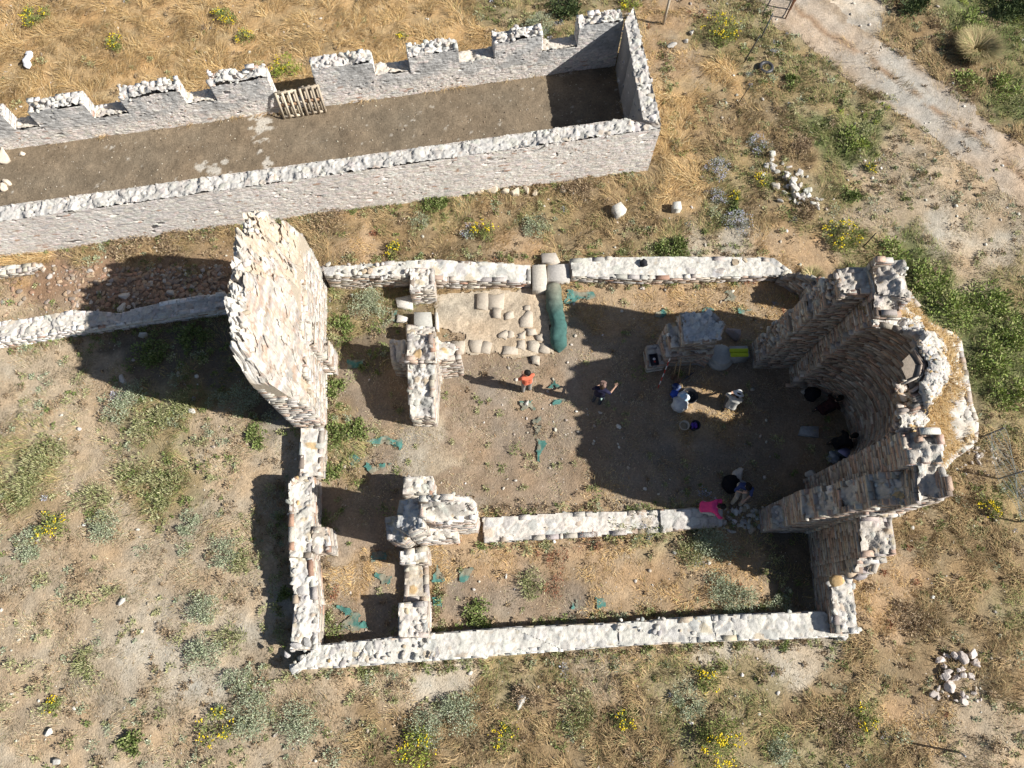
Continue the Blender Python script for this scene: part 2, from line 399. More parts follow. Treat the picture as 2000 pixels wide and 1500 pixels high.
# ------------------------------------------------------------------ ground
# control points: pixel, ground kind. kinds: soil colour, blade density, blade length, lying (0 upright..1 flat), palette
KIND = {
 'S': ((.42, .285, .145), 1.0, .42, .80, 0), 'T': ((.385, .30, .205), .85, .13, .55, 1), 'B': ((.41, .345, .26), .40, .10, .6, 1),
 'D': ((.27, .195, .110), .95, .30, .55, 2), 'G': ((.16, .165, .07), 1.0, .24, .45, 3), 'M': ((.30, .235, .13), .85, .25, .55, 4),
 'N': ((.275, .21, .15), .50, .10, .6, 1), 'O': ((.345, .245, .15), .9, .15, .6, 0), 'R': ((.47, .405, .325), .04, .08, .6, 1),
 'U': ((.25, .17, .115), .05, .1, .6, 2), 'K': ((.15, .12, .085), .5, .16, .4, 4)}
CP = [(c[0], c[1], c[2]) for c in [
 (60,40,'S'),(250,60,'S'),(450,50,'S'),(650,60,'S'),(850,50,'S'),(60,160,'S'),(330,120,'S'),(700,100,'S'),(900,90,'S'),(1000,20,'M'),(1080,30,'M'),(-200,100,'S'),(560,-80,'S'),(1100,-80,'G'),
 (1330,20,'O'),(1320,130,'O'),(1300,200,'S'),(1310,290,'S'),(1325,370,'S'),(1400,60,'M'),(1420,150,'S'),(1400,210,'D'),(1450,110,'M'),(1480,230,'D'),(1380,270,'D'),(1420,350,'M'),(1400,430,'M'),(1480,420,'D'),(1560,300,'D'),
 (1590,200,'M'),(1620,250,'G'),(1670,280,'G'),(1560,110,'M'),(1700,350,'T'),(1760,300,'T'),(1650,350,'M'),(1800,380,'T'),(1700,420,'T'),(1850,450,'B'),(1800,330,'T'),(1900,400,'T'),(1950,500,'B'),(1880,520,'T'),(1980,430,'T'),
 (1690,100,'D'),(1760,70,'D'),(1750,150,'D'),(1650,40,'R'),(1850,70,'D'),(1900,40,'G'),(1980,30,'G'),(1900,180,'D'),(1960,200,'G'),(1850,200,'D'),(1950,250,'D'),(2100,300,'D'),(2080,80,'G'),
 (1600,420,'M'),(1640,470,'M'),(1700,480,'M'),(1760,500,'G'),(1720,540,'G'),(1800,560,'G'),(1870,600,'G'),(1930,620,'G'),(1980,660,'G'),(1950,740,'G'),(1900,700,'G'),(1960,800,'M'),(1930,870,'D'),(2080,700,'G'),(1990,560,'M'),
 (1880,950,'D'),(1950,960,'M'),(1820,1040,'D'),(1780,1120,'O'),(1850,1120,'D'),(1930,1100,'D'),(1980,1180,'M'),(1720,1200,'O'),(1800,1230,'D'),(1900,1250,'D'),(1730,1300,'D'),(1650,1330,'D'),(1700,1400,'M'),(1800,1400,'O'),(1900,1420,'T'),(1980,1440,'T'),(1980,1320,'D'),(1620,1450,'M'),(1750,1480,'D'),(2100,1100,'D'),(2050,1500,'D'),
 (650,440,'D'),(750,420,'D'),(850,430,'M'),(950,440,'D'),(1050,430,'M'),(1150,430,'D'),(1250,440,'D'),(1000,380,'D'),(1150,360,'D'),(1250,350,'D'),(700,480,'O'),(850,480,'D'),(1000,485,'O'),(1150,480,'D'),(1270,480,'M'),(1380,480,'B'),(1440,470,'B'),(1500,480,'O'),(1580,500,'O'),
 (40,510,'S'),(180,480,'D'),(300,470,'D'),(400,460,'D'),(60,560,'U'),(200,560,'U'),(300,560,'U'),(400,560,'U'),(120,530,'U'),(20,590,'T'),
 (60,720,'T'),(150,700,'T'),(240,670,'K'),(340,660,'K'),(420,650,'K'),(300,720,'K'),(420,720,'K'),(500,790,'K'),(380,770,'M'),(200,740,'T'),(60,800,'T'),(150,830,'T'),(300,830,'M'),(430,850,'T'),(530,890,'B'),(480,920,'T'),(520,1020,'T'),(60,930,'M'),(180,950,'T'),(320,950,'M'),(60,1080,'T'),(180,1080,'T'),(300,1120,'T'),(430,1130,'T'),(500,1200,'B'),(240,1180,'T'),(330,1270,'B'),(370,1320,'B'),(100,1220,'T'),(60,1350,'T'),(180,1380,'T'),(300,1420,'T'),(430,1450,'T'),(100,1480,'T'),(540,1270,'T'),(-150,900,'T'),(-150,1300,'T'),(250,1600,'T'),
 (560,1350,'T'),(650,1330,'T'),(750,1330,'T'),(850,1300,'B'),(900,1320,'B'),(700,1400,'D'),(620,1450,'T'),(800,1430,'D'),(950,1400,'D'),(1000,1330,'M'),(1080,1400,'D'),(1100,1460,'D'),(1150,1320,'T'),(1230,1380,'D'),(1300,1340,'M'),(1350,1420,'M'),(1420,1290,'B'),(1500,1280,'B'),(1560,1270,'B'),(1400,1340,'M'),(1500,1350,'M'),(1580,1380,'D'),(1450,1440,'M'),(1550,1480,'M'),(1250,1470,'D'),(900,1480,'D'),(1000,1600,'D'),(1500,1600,'M'),
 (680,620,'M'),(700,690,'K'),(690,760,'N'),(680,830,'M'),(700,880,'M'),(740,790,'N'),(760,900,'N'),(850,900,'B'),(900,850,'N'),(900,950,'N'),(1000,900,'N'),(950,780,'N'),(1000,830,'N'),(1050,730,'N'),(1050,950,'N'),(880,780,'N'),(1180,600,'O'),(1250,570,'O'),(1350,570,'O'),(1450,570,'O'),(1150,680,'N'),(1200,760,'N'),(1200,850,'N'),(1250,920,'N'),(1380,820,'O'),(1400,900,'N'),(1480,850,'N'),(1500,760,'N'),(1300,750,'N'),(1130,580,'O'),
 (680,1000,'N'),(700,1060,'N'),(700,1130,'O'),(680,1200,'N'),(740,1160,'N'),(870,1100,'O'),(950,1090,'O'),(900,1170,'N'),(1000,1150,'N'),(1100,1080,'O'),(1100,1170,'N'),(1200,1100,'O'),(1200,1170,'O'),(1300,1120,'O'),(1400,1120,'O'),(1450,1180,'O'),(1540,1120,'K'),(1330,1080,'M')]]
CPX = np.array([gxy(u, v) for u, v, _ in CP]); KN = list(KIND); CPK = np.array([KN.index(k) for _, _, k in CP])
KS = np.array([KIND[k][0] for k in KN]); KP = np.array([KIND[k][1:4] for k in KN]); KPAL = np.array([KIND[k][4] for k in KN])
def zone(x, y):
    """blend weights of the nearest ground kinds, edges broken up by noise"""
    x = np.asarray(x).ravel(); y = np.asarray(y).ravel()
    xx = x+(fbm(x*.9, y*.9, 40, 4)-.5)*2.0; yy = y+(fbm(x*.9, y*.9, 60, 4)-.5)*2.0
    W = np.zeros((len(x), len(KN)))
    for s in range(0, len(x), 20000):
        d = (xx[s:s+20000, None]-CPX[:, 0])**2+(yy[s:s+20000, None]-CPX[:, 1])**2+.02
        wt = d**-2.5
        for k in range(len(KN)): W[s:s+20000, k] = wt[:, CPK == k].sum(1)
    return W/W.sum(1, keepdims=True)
BARN_FLOOR = [gxy(u, v) for u, v in [(-400, 350), (1201, 126), (1218, 228), (1236, 246), (-420, 500)]]
gx = np.concatenate([np.arange(-60, -26, 2.0), np.arange(-26, 28, .085), np.arange(28, 70, 2.0)])
gy = np.concatenate([np.arange(-40, -6.5, 2.0), np.arange(-6.5, 30.5, .085), np.arange(30.5, 80, 2.0)])
X, Y = np.meshgrid(gx, gy, indexing='ij'); xf, yf = X.ravel(), Y.ravel()
W = zone(xf, yf); soil = W @ KS
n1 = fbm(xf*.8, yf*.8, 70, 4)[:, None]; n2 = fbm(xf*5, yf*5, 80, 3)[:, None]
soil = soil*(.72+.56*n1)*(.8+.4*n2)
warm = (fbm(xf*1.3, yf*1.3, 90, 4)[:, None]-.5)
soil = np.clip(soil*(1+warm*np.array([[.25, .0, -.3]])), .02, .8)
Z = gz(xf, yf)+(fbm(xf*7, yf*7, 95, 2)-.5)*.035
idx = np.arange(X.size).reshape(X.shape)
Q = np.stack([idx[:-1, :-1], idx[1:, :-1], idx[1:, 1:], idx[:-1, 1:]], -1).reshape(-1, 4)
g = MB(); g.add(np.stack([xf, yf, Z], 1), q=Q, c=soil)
tag(g.build("ground", M_SOIL, smooth=True), kind="structure")

def sheet(mb, poly, step, off, colf, ragged=.12, bulge=0.0, nscale=2.2, seed=0, thick=0.0):
    """a thin layer that follows the ground inside an outline with a ragged edge"""
    P = np.array([p[:2] for p in poly]); lo, hi = P.min(0)-.2, P.max(0)+.2
    x = np.arange(lo[0], hi[0], step); y = np.arange(lo[1], hi[1], step)
    X, Y = np.meshgrid(x, y, indexing='ij')
    wx = X+(fbm(X*nscale, Y*nscale, seed+1, 3)-.5)*2*ragged; wy = Y+(fbm(X*nscale, Y*nscale, seed+2, 3)-.5)*2*ragged
    cx = (wx[:-1, :-1]+wx[1:, 1:])/2; cy = (wy[:-1, :-1]+wy[1:, 1:])/2
    ok = inside(cx, cy, P)
    if thick: ok &= fbm(cx*6, cy*6, seed+21, 3) < .78-thick
    I = np.argwhere(ok)
    if not len(I): return
    idx = np.arange(X.size).reshape(X.shape)
    Q = np.stack([idx[I[:, 0], I[:, 1]], idx[I[:, 0]+1, I[:, 1]], idx[I[:, 0]+1, I[:, 1]+1], idx[I[:, 0], I[:, 1]+1]], 1)
    used, inv = np.unique(Q, return_inverse=True); xx, yy = X.ravel()[used], Y.ravel()[used]
    z = gz(xx, yy)+(fbm(xx*7, yy*7, 95, 2)-.5)*.035+off
    if bulge: z = z+bulge*fbm(xx*4, yy*4, seed+7, 3)
    mb.add(np.stack([xx, yy, z], 1), q=inv.reshape(-1, 4), c=colf(xx, yy))
def earthcol(base, amp=.5, sc=3.0, seed=5, warm=.2):
    b = np.array(base)
    def f(x, y):
        n = fbm(x*sc, y*sc, seed, 4)[:, None]; m = fbm(x*sc*4, y*sc*4, seed+3, 3)[:, None]; k = fbm(x*.5, y*.5, seed+9, 3)[:, None]-.5
        return np.clip(b*(1-amp/2+amp*n)*(1-amp/4+amp/2*m)*(1+k*np.array([[warm, 0, -warm]])*2), .01, .85)
    return f
_fl = earthcol((.195, .150, .102), .60, 2.4, 5, .06)
def floorcol(x, y):
    c = _fl(x, y); k = np.zeros(len(x))
    for u, v, r in ((512, 240, .45), (500, 250, .35), (518, 275, .3), (508, 297, .22), (518, 318, .2), (425, 332, .32), (388, 330, .25), (400, 318, .2), (440, 318, .18)):
        p = gxy(u, v); k = np.maximum(k, np.exp(-((x-p[0])**2+(y-p[1])**2)/r**2))
    k = np.clip((k*1.15+2.2*(fbm(x*4.5, y*4.5, 66, 4)-.5)-.62)*6, 0, 1)[:, None]
    return c*(1-k)+np.array([.46, .42, .36])*k
m = MB(); sheet(m, BARN_FLOOR, .06, .03, floorcol, ragged=.03)
tag(m.build("earth_floor", M_SOIL, smooth=True), kind="structure")
m = MB(); EXC = [gxy(u, v) for u, v in [(853, 572), (1062, 562), (1074, 600), (1078, 688), (1010, 695), (905, 690), (905, 650), (850, 640)]]
sheet(m, EXC, .05, .02, earthcol((.45, .37, .275), .7, 2.6), ragged=.22, bulge=.05, nscale=3)
tag(m.build("dug_floor", M_SOIL, smooth=True), kind="structure")
m = MB()
TRK_C = np.array([gxy(u, v) for u, v in [(1500, -40), (1572, 28), (1640, 80), (1720, 135), (1800, 190), (1880, 252), (1960, 312), (2060, 382), (2160, 450)]])
def track_d(x, y):
    """signed distance from the middle of the track"""
    best = np.full(np.shape(x), 99.); sg = np.zeros(np.shape(x))
    for i in range(len(TRK_C)-1):
        a, b = TRK_C[i], TRK_C[i+1]; d = b-a; t = np.clip(((x-a[0])*d[0]+(y-a[1])*d[1])/np.dot(d, d), 0, 1); ex, ey = x-a[0]-d[0]*t, y-a[1]-d[1]*t
        r = np.hypot(ex, ey); n = r < best; best = np.where(n, r, best); sg = np.where(n, np.sign(d[0]*ey-d[1]*ex), sg)
    return best*sg
def trackcol(x, y):
    c = earthcol((.41, .345, .275), .45, 2.2, 12)(x, y); d = track_d(x, y)+(fbm(x*1.2, y*1.2, 14, 3)-.5)*.5
    k = np.clip(1-np.abs(d)/.28, 0, 1)*np.clip((fbm(x*2, y*2, 15, 3)-.35)*5, 0, 1); k = k[:, None]
    e = np.clip((np.abs(d)-.72)/.4, 0, 1)[:, None]*np.clip((fbm(x*3, y*3, 16, 3)-.35)*4, 0, 1)[:, None]
    c = c*(1-k)+np.array([.30, .20, .125])*k; return c*(1-.7*e)+np.array([.30, .225, .15])*.7*e
TRK = []
for sgn in (1, -1):
    L_ = []
    for i in range(len(TRK_C)):
        d = TRK_C[min(i+1, len(TRK_C)-1)]-TRK_C[max(i-1, 0)]; d /= np.linalg.norm(d); L_.append(TRK_C[i]+np.array([-d[1], d[0]])*sgn*1.25)
    TRK += L_ if sgn == 1 else L_[::-1]
sheet(m, TRK, .07, .012, trackcol, ragged=.38, seed=3, nscale=1.6)
tag(m.build("dirt_track", M_SOIL, smooth=True), kind="structure")

# ------------------------------------------------------------------ the roofless long building
barn = thing("roofless_building", "long roofless stone building with window gaps and an earth floor", "ruin", (0, 19, 0))
barn_inv = Matrix.Translation((0, -19, 0))
def part(mb, name, material, parent, label=None, smooth=False):
    """link a mesh given in world coordinates under its thing"""
    o = mb.build(name, material, parent, smooth); o.matrix_parent_inverse = Matrix.Translation(-Vector(parent.location))
    if label: o["label"] = label
    return o
# south wall: inner and outer top edges
m = MB()
SI = [(-330, 450, 1.95), (0, 405, 2.0), (330, 357, 2.05), (650, 314, 2.15), (1080, 252, 2.3), (1224, 231, 2.4)]
SO = [(-330, 482, 1.9), (0, 436, 1.95), (330, 388, 2.0), (700, 338, 2.15), (912, 305, 2.25), (1290, 252, 2.35)]
PI_ = [at(*p) for p in SI]; PO_ = [at(*p) for p in SO]
# straighten both edges
def lerp_line(a, b, f): return a+(b-a)*f
a0, a1 = PI_[1], PI_[-1]; b0 = PO_[1]; b1 = PO_[-1]
NSEG = 9
S_COURSES = []; z_ = -.25
while z_ < 2.7:
    h_ = random.choice([random.uniform(.06, .09), random.uniform(.09, .16)]); S_COURSES.append((z_, h_)); z_ += h_
a_w = a0-(a1-a0)*.22; b_w = b0-(b1-b0)*.22
for k in range(NSEG):
    f0, f1 = k/NSEG, (k+1)/NSEG
    zz = lambda f: 1.95+.42*f
    A0, A1, B0, B1 = lerp_line(a_w, a1, f0), lerp_line(a_w, a1, f1), lerp_line(b_w, b1, f0), lerp_line(b_w, b1, f1)
    quad = [(B0[0], B0[1], zz(f0)), (B1[0], B1[1], zz(f1)), (A1[0], A1[1], zz(f1)), (A0[0], A0[1], zz(f0))]
    skip = [0, 1, 2, 3]; noin = [1, 3]
    prism(m, quad, z0=-.25, blen=(.12, .52), palf=P_BARN, gap=.004, prot=.014, rough=.05, den=9, rs=(.08, .17), core=(.64, .59, .55), capcol=(.50, .48, .45), toppal=P_RUB, courses=S_COURSES, skip=skip, noin=noin, inset=.010, seed=555)
LS_ = np.linalg.norm((b1-b_w)[:2])
rubble_face(m, b_w, b1, -.25, lambda s: 1.95+.42*s/LS_+(fbm(s*2, s*0, 71, 2)-.5)*.06, barn_col(72, P_BARN), seed=73)
rubble_face(m, b1, a1, -.25, lambda s: 2.37+s*0, barn_col(74, P_BARN), seed=75)
rubble_face(m, a1, a_w, -.25, lambda s: 2.37-.42*s/LS_, barn_col(76, P_BARN), seed=77)
part(m, "wall", M_STONE, barn, "pinkish coursed front wall with a rough stone top")
# east wall
m = MB()
eI0, eI1 = at(1220, 44, 2.35), at(1256, 232, 2.4); eO0, eO1 = at(1238, 14, 2.35), at(1291, 243, 2.35)
for k in range(3):
    f0, f1 = k/3, (k+1)/3
    A0, A1, B0, B1 = lerp_line(eI0, eI1, f0), lerp_line(eI0, eI1, f1), lerp_line(eO0, eO1, f0), lerp_line(eO0, eO1, f1)
    prism(m, [(A0[0], A0[1], 2.35), (A1[0], A1[1], 2.37), (B1[0], B1[1], 2.37), (B0[0], B0[1], 2.35)], z0=-.25, blen=(.12, .32), palf=P_BARN, den=34, rs=(.08, .15), core=(.42, .39, .36), capcol=(.48, .46, .43), toppal=P_RUB, courses=S_COURSES, skip=[0, 1, 2, 3], noin=[0, 1, 2, 3])
rubble_face(m, eI1, eI0, -.25, lambda s: 2.36+s*0, barn_col(81, P_BARN), seed=82)
rubble_face(m, eO0, eO1, -.25, lambda s: 2.36+s*0, barn_col(83, P_BARN), seed=84)
rubble_face(m, eO1, eI1, -.25, lambda s: 2.36+s*0, barn_col(85, P_BARN), seed=86)
rubble_face(m, eI0, eO0, -.25, lambda s: 2.36+s*0, barn_col(87, P_BARN), seed=88)
part(m, "wall", M_STONE, barn, "short end wall in shadow on its inner side")
# north wall: merlons between window gaps
base0, base1 = gxy(0, 296), gxy(1203, 128)
nd = (base1-base0)/np.linalg.norm(base1-base0); nn = np.array([-nd[1], nd[0]])
def s_of(u, v, z): return float(np.dot(gxy(u, v, z)-base0, nd))
TH = .56
ML = [(-7.0, s_of(5, 225, 1.75), 1.75), (s_of(53, 217, 1.75), s_of(165, 200, 1.75), 1.75), (s_of(232, 184, 1.8), s_of(350, 168, 1.8), 1.8), (s_of(408, 162, 1.85), s_of(522, 146, 1.85), 1.85),
      (s_of(608, 140, 1.9), s_of(729, 127, 1.9), 1.9), (s_of(797, 117, 1.98), s_of(897, 104, 1.95), 1.95), (s_of(966, 89, 2.05), s_of(1064, 82, 2.05), 2.05), (s_of(1131, 54, 2.2), s_of(1214, 44, 2.25)+.1, 2.25)]
SILL = [(1, 1.0), (2, 1.05), (3, 1.1), (4, .06), (5, 1.2), (6, 1.25), (7, 1.3)]     # gap before merlon i
def nquad(s0, s1, z0_, z1_):
    p = [base0+nd*s0, base0+nd*s1, base0+nd*s1+nn*TH, base0+nd*s0+nn*TH]
    return [(p[0][0], p[0][1], z0_), (p[1][0], p[1][1], z1_), (p[2][0], p[2][1], z1_), (p[3][0], p[3][1], z0_)]
m = MB(); N_COURSES = [(z, h) for z, h in S_COURSES if z < 2.5]
NTOP = [(s0, s1, zt-.02) for s0, s1, zt in ML]+[(ML[i-1][1], ML[i][0], zs) for i, zs in SILL]
def ntop(s):
    z = np.full(np.shape(s), .0)
    for s0, s1, zt in NTOP: z = np.where((s >= s0) & (s <= s1), zt+(zt > .5)*(fbm(s*1.8, s*0+.7, 43, 3)-.5)*.30, z)
    return z
def ncol(S, Z, c, k, h):
    st_ = P_BARN(997, .12); tab = st_[c % 997]; kk = np.clip((k-.25)*2, 0, 1)[..., None]; stone = np.array([.52, .49, .46])*(1-kk)+tab*kk
    n = fbm(S*1.1, Z*1.8, 44, 4)[..., None]; n3 = fbm(S*7, Z*10, 46, 3)[..., None]; pl = (np.array([.36, .355, .345])*(1-n)+np.array([.66, .645, .62])*n)*(.58+.84*n3)
    f = np.clip((Z-.45-.9*(fbm(S*.7, S*0+2, 33, 3)-.35)+.7*(fbm(S*3, Z*3, 35, 4)-.5))*3.2, 0, 1)[..., None]*np.clip((.66-fbm(S*1.7, Z*1.7, 37, 4))*8, .15, 1)[..., None]
    return stone*(1-f)+pl*f
for i, (s0, s1, zt) in enumerate(ML):
    prism(m, nquad(s0, s1, zt-.03, zt), z0=-.2, blen=(.12, .34), palf=P_BARN, prot=.010, rough=.24, den=30, rs=(.08, .16), core=(.52, .50, .47), capcol=(.56, .54, .51), toppal=P_RUB, courses=N_COURSES, skip=[0], noin=[], inset=.02)
    kk = max(4, int((s1-s0)*9)); sc = rng.uniform(max(s0, -6)+.15, s1-.15, kk); tc = rng.uniform(.12, TH-.05, kk); hh = .16*np.sin(np.clip((sc-s0)/(s1-s0), 0, 1)*PI)
    rocks(m, np.stack([base0[0]+nd[0]*sc+nn[0]*tc, base0[1]+nd[1]*sc+nn[1]*tc, zt+.01+hh*.6], 1), rng.uniform(.05, .14, kk), P_RUB(kk), flat=.6)
for i, zs in SILL:
    s0, s1 = ML[i-1][1], ML[i][0]
    prism(m, nquad(s0, s1, zs, zs+.03), z0=-.2, blen=(.12, .34), palf=P_BARN, rough=.02, den=6 if i != 6 else 18, rs=(.05, .11), core=(.52, .50, .47), capcol=(.60, .53, .44), toppal=P_RUB, courses=N_COURSES, skip=[0, 1, 3], noin=[1, 3], inset=.02)
rubble_face(m, base0+nd*-7.0, base0+nd*(ML[-1][1]), -.1, lambda s: ntop(s-7.0), ncol, relief=.016, seed=53)
part(m, "wall", M_STONE, barn, "grey plastered back wall cut by window gaps, stones heaped along its top")

# ------------------------------------------------------------------ the ruined church
church = thing("ruined_church", "ruined church of thin brick courses with a tall apse and wall fragment", "ruin", (2, 5, 0))
# north wall, western half
m = MB()
prism(m, px_poly([(625, 521, .95), (720, 514, .9), (828, 506, .85), (984, 513, .55), (1036, 517, .4), (1037, 553, .35), (876, 549, .6), (798, 541, .85), (720, 541, .9), (636, 541, .95)]), z0=-.2, palf=P_BRICK, rough=.04, top='mortar', den=24, rs=(.08, .2), capcol=MORTAR, toppal=P_WHITE)
prism(m, px_poly([(799, 524, .95), (848, 524, .95), (849, 567, .95), (800, 571, .95)]), z0=-.2, rough=.06, den=20, capcol=(.62, .58, .52))
kk = 26; uu = rng.uniform(630, 800, kk); vv = rng.uniform(514, 545, kk)
rocks(m, [at(a, b, 1.0) for a, b in zip(uu, vv)], rng.uniform(.05, .13, kk), P_TOP(kk), flat=.4)
part(m, "wall", M_STONE, church, "low aisle wall with a stub pier, beside the doorway")
m = MB()
prism(m, px_poly([(1113, 505, .42), (1182, 501, .42), (1325, 500, .42), (1450, 501, .42), (1512, 504, .45), (1548, 532, .45), (1525, 539, .42), (1400, 543, .42), (1275, 547, .42), (1116, 541, .42)]), z0=-.2, rough=.03, top='mortar', den=22, rs=(.1, .24), capcol=(.62, .59, .53), toppal=P_WHITE)
for u, v, r in ((1408, 532, .22), (1455, 508, .13), (1436, 510, .2)):
    rocks(m, [at(u, v, .42)], [r], P_TOP(1), flat=.35, ico=ICO3)
part(m, "wall", M_STONE, church, "low white mortared wall right of the doorway")
# rubble lump between that wall and the apse
m = MB()
prism(m, px_poly([(1520, 540, .3), (1560, 533, .9), (1600, 542, 1.2), (1625, 560, 1.6), (1605, 575, 1.5), (1575, 560, .8)]), z0=-.2, rough=.2, den=26, rs=(.1, .22), capcol=(.42, .38, .33))
part(m, "rubble_core", M_STONE, church)

# apse ------------------------------------------------------------------
AC = np.array([9.87, 6.27]); AR = 1.62; AXR = 1.75; ZS = 4.75; ZT = ZS+AR+.1
WIN = (3.0, 5.2, -.34, .34)            # window: sill, head, angle range
def a_in(th, z):
    """inner face of the apse: half cylinder, then a half dome leaning in"""
    if z <= ZS: k = 1.0; dz = z
    else: k = math.sqrt(max(0.0, 1-((z-ZS)/(AR+.1))**2)); dz = z
    return np.array([AC[0]+AXR*k*math.cos(th), AC[1]+AR*k*math.sin(th), dz])
m = MB(); brick = []
def in_window(th, z):
    c = (WIN[2]+WIN[3])/2+.0; hw = (WIN[3]-WIN[2])/2
    if not (WIN[2] < th < WIN[3] and WIN[0] < z): return False
    zt_ = WIN[1]-.6+.6*math.sqrt(max(0, 1-((th-c)/hw)**2)); return z < zt_
# core skin of the inner face
nth, nz = 60, 66; ths = np.linspace(-PI/2, PI/2, nth+1); zsn = np.concatenate([np.linspace(-.2, ZS, 34), ZS+(AR+.1)*np.sin(np.linspace(0, PI/2*.97, 33))[1:]])
rimcut = lambda th, z: (z > 5.75+.25*math.sin(3*th+1) and th > .75) or (z > 6.05 and th < -1.25)
V = []; Cc = []
for th in ths:
    for z in zsn:
        p = a_in(th, z); r = np.array([math.cos(th), math.sin(th), 0]); V.append(p+r*.03); Cc.append((.24, .2, .16))
Qd = []; nzz = len(zsn)
for i in range(nth):
    for j in range(nzz-1):
        tm = (ths[i]+ths[i+1])/2; zm = (zsn[j]+zsn[j+1])/2
        if in_window(tm, zm) or rimcut(tm, zm): continue
        Qd.append([i*nzz+j, (i+1)*nzz+j, (i+1)*nzz+j+1, i*nzz+j+1])
m.add(V, q=Qd, c=Cc)
# brick courses on the inner face
TN = []; z = -.1; C = []; AX = []; AY = []; AZ = []; Hh = []
while z < ZT-.06:
    hc = random.uniform(.05, .085); ton = random.uniform(.78, 1.18); cof = random.gauss(0, .012)
    if z > ZS: hc *= max(.35, math.sqrt(max(.02, 1-((z-ZS)/(AR+.1))**2)))
    th = -PI/2-random.random()*.1; p0 = a_in(0, z+hc/2); k = math.sqrt(max(.02, 1-(max(0, z-ZS)/(AR+.1))**2))
    while th < PI/2:
        l = random.uniform(.18, .5); dth = l/(AR*k); tm = th+dth/2
        if th > -PI/2-.05 and tm < PI/2 and not in_window(tm, z+hc/2) and not rimcut(tm, z) and random.random() > .02:
            p = a_in(tm, z+hc/2); q = a_in(tm, z+hc/2+.03); up = q-p; up /= np.linalg.norm(up)
            tg = np.array([-math.sin(tm), math.cos(tm), 0]); nr = np.cross(tg, up); nr /= np.linalg.norm(nr)
            if np.dot(nr[:2], p[:2]-AC) < 0: nr = -nr
            TN.append(ton); C.append(p+nr*(.05+cof-random.gauss(0, .007))); AX.append(tg); AY.append(nr); AZ.append(up); Hh.append((l/2-.006, .07, hc/2-.004+(.012 if z > ZS else 0)))
        th += dth
    z += hc
P_APSE = pal((30, (.42, .36, .30)), (25, (.36, .31, .27)), (24, (.44, .31, .24)), (12, (.27, .20, .16)), (9, (.54, .50, .45)))
boxes(m, C, AX, AY, AZ, Hh, P_APSE(len(C))*np.array(TN)[:, None], jit=.007)
# outer shell: thin dome ring above a wide grassy terrace on a many-sided outer wall
TZ = 3.2
OUT = [gxy(1755, 585, TZ), gxy(1800, 640, TZ), gxy(1868, 664, TZ), gxy(1876, 708, TZ), gxy(1890, 790, TZ), gxy(1902, 822, TZ), gxy(1900, 860, TZ), gxy(1850, 894, TZ), gxy(1815, 925, TZ)]
OUTZ = [TZ+.5, TZ+.15, TZ, TZ, TZ, TZ, TZ, TZ, TZ+.3]
OUT = [(9.6, 9.3), (10.6, 9.35)]+[tuple(p) for p in OUT]+[(10.72, 3.05), (9.6, 3.05)]; OUTZ = [4.4, 4.2]+OUTZ+[3.8, 4.2]
def ray_poly(th):
    d = np.array([math.cos(th), math.sin(th)]); best = None
    for i in range(len(OUT)-1):
        a = np.array(OUT[i])-AC; b = np.array(OUT[i+1])-AC; M = np.array([[d[0], a[0]-b[0]], [d[1], a[1]-b[1]]])
        if abs(np.linalg.det(M)) < 1e-9: continue
        r, f = np.linalg.solve(M, a)
        if r > 0 and -1e-6 <= f <= 1+1e-6 and (best is None or r < best[0]): best = (r, OUTZ[i]+(OUTZ[i+1]-OUTZ[i])*f)
    return best
th0, th1 = -PI/2+.01, PI/2-.01
nth2 = 150; ths2 = np.linspace(th0, th1, nth2+1)
def crest(th):
    """top edge of the dome ring"""
    z = 6.62
    if th > .75: z = 5.75+.25*math.sin(3*th+1)
    if th < -1.0: z = 6.05
    return z
SHT = .42; NRS = 26
rows = []; cols = []
for th in ths2:
    rp = ray_poly(th); d = np.array([math.cos(th), math.sin(th)]); cz = crest(th); ci = a_in(max(-PI/2, min(PI/2, th)), min(cz, ZS+AR*.985))
    rin = np.linalg.norm(ci[:2]-AC); rbase = np.linalg.norm(a_in(th, 1.0)[:2]-AC)+SHT; ro = max(rp[0], rbase+.15)
    nn_ = lambda a, b: float(fbm(a, b, 21, 3)-.5)
    nb = 1-min(1, max(0, (abs(th)-.36)/.07))                # 1 inside a notch added to the slope so sun reaches the window
    prof = [(rin+.02, cz-.05), (rin+.10, cz+.03), (rin+.25, cz+.03), (rin+.40, cz-.04)]; r0 = rin+.40
    for k_ in range(1, NRS-3):
        f = k_/(NRS-4); r = r0+(ro-r0)*f; zA = cz-.04-(cz-.04-rp[1])*f**.92
        zB = min(cz-.04, ZS+(AR+.40)*math.sqrt(1-(r/rbase)**2)) if r < rbase else rp[1]+.12*(1-f)
        prof.append((r, zA*(1-nb)+zB*nb))
    prof += [(ro+.02, rp[1]-.25), (ro+.02, 1.6), (ro+.03, -.2)]
    line = []; lc = []
    for j, (r, zz_) in enumerate(prof):
        q = AC+d*r; on = 0 < j < NRS; a = .26 if on else .03
        rr = a*nn_(q[0]*1.9, q[1]*1.9)+(.20*nn_(q[0]*8, q[1]*8+zz_*3) if on else 0)
        line.append((q[0]+rr*.3, q[1]+rr*.3, zz_+rr))
        g_ = float(np.clip((fbm(q[0]*1.3, q[1]*1.3, 77, 3)-.36)*3.2, 0, 1)); v_ = .62+.76*float(fbm(q[0]*7, q[1]*7+zz_*4, 78, 3))
        lc.append((np.array([.56, .52, .46])*(1-g_)+np.array([.40, .31, .19])*g_)*v_ if j > 4 else np.array([.58, .54, .49])*v_)
    rows.append(line); cols.append(lc)
nr_ = len(rows[0]); V = [p for l in rows for p in l]; Cc = [c for l in cols for c in l]; Qd = []
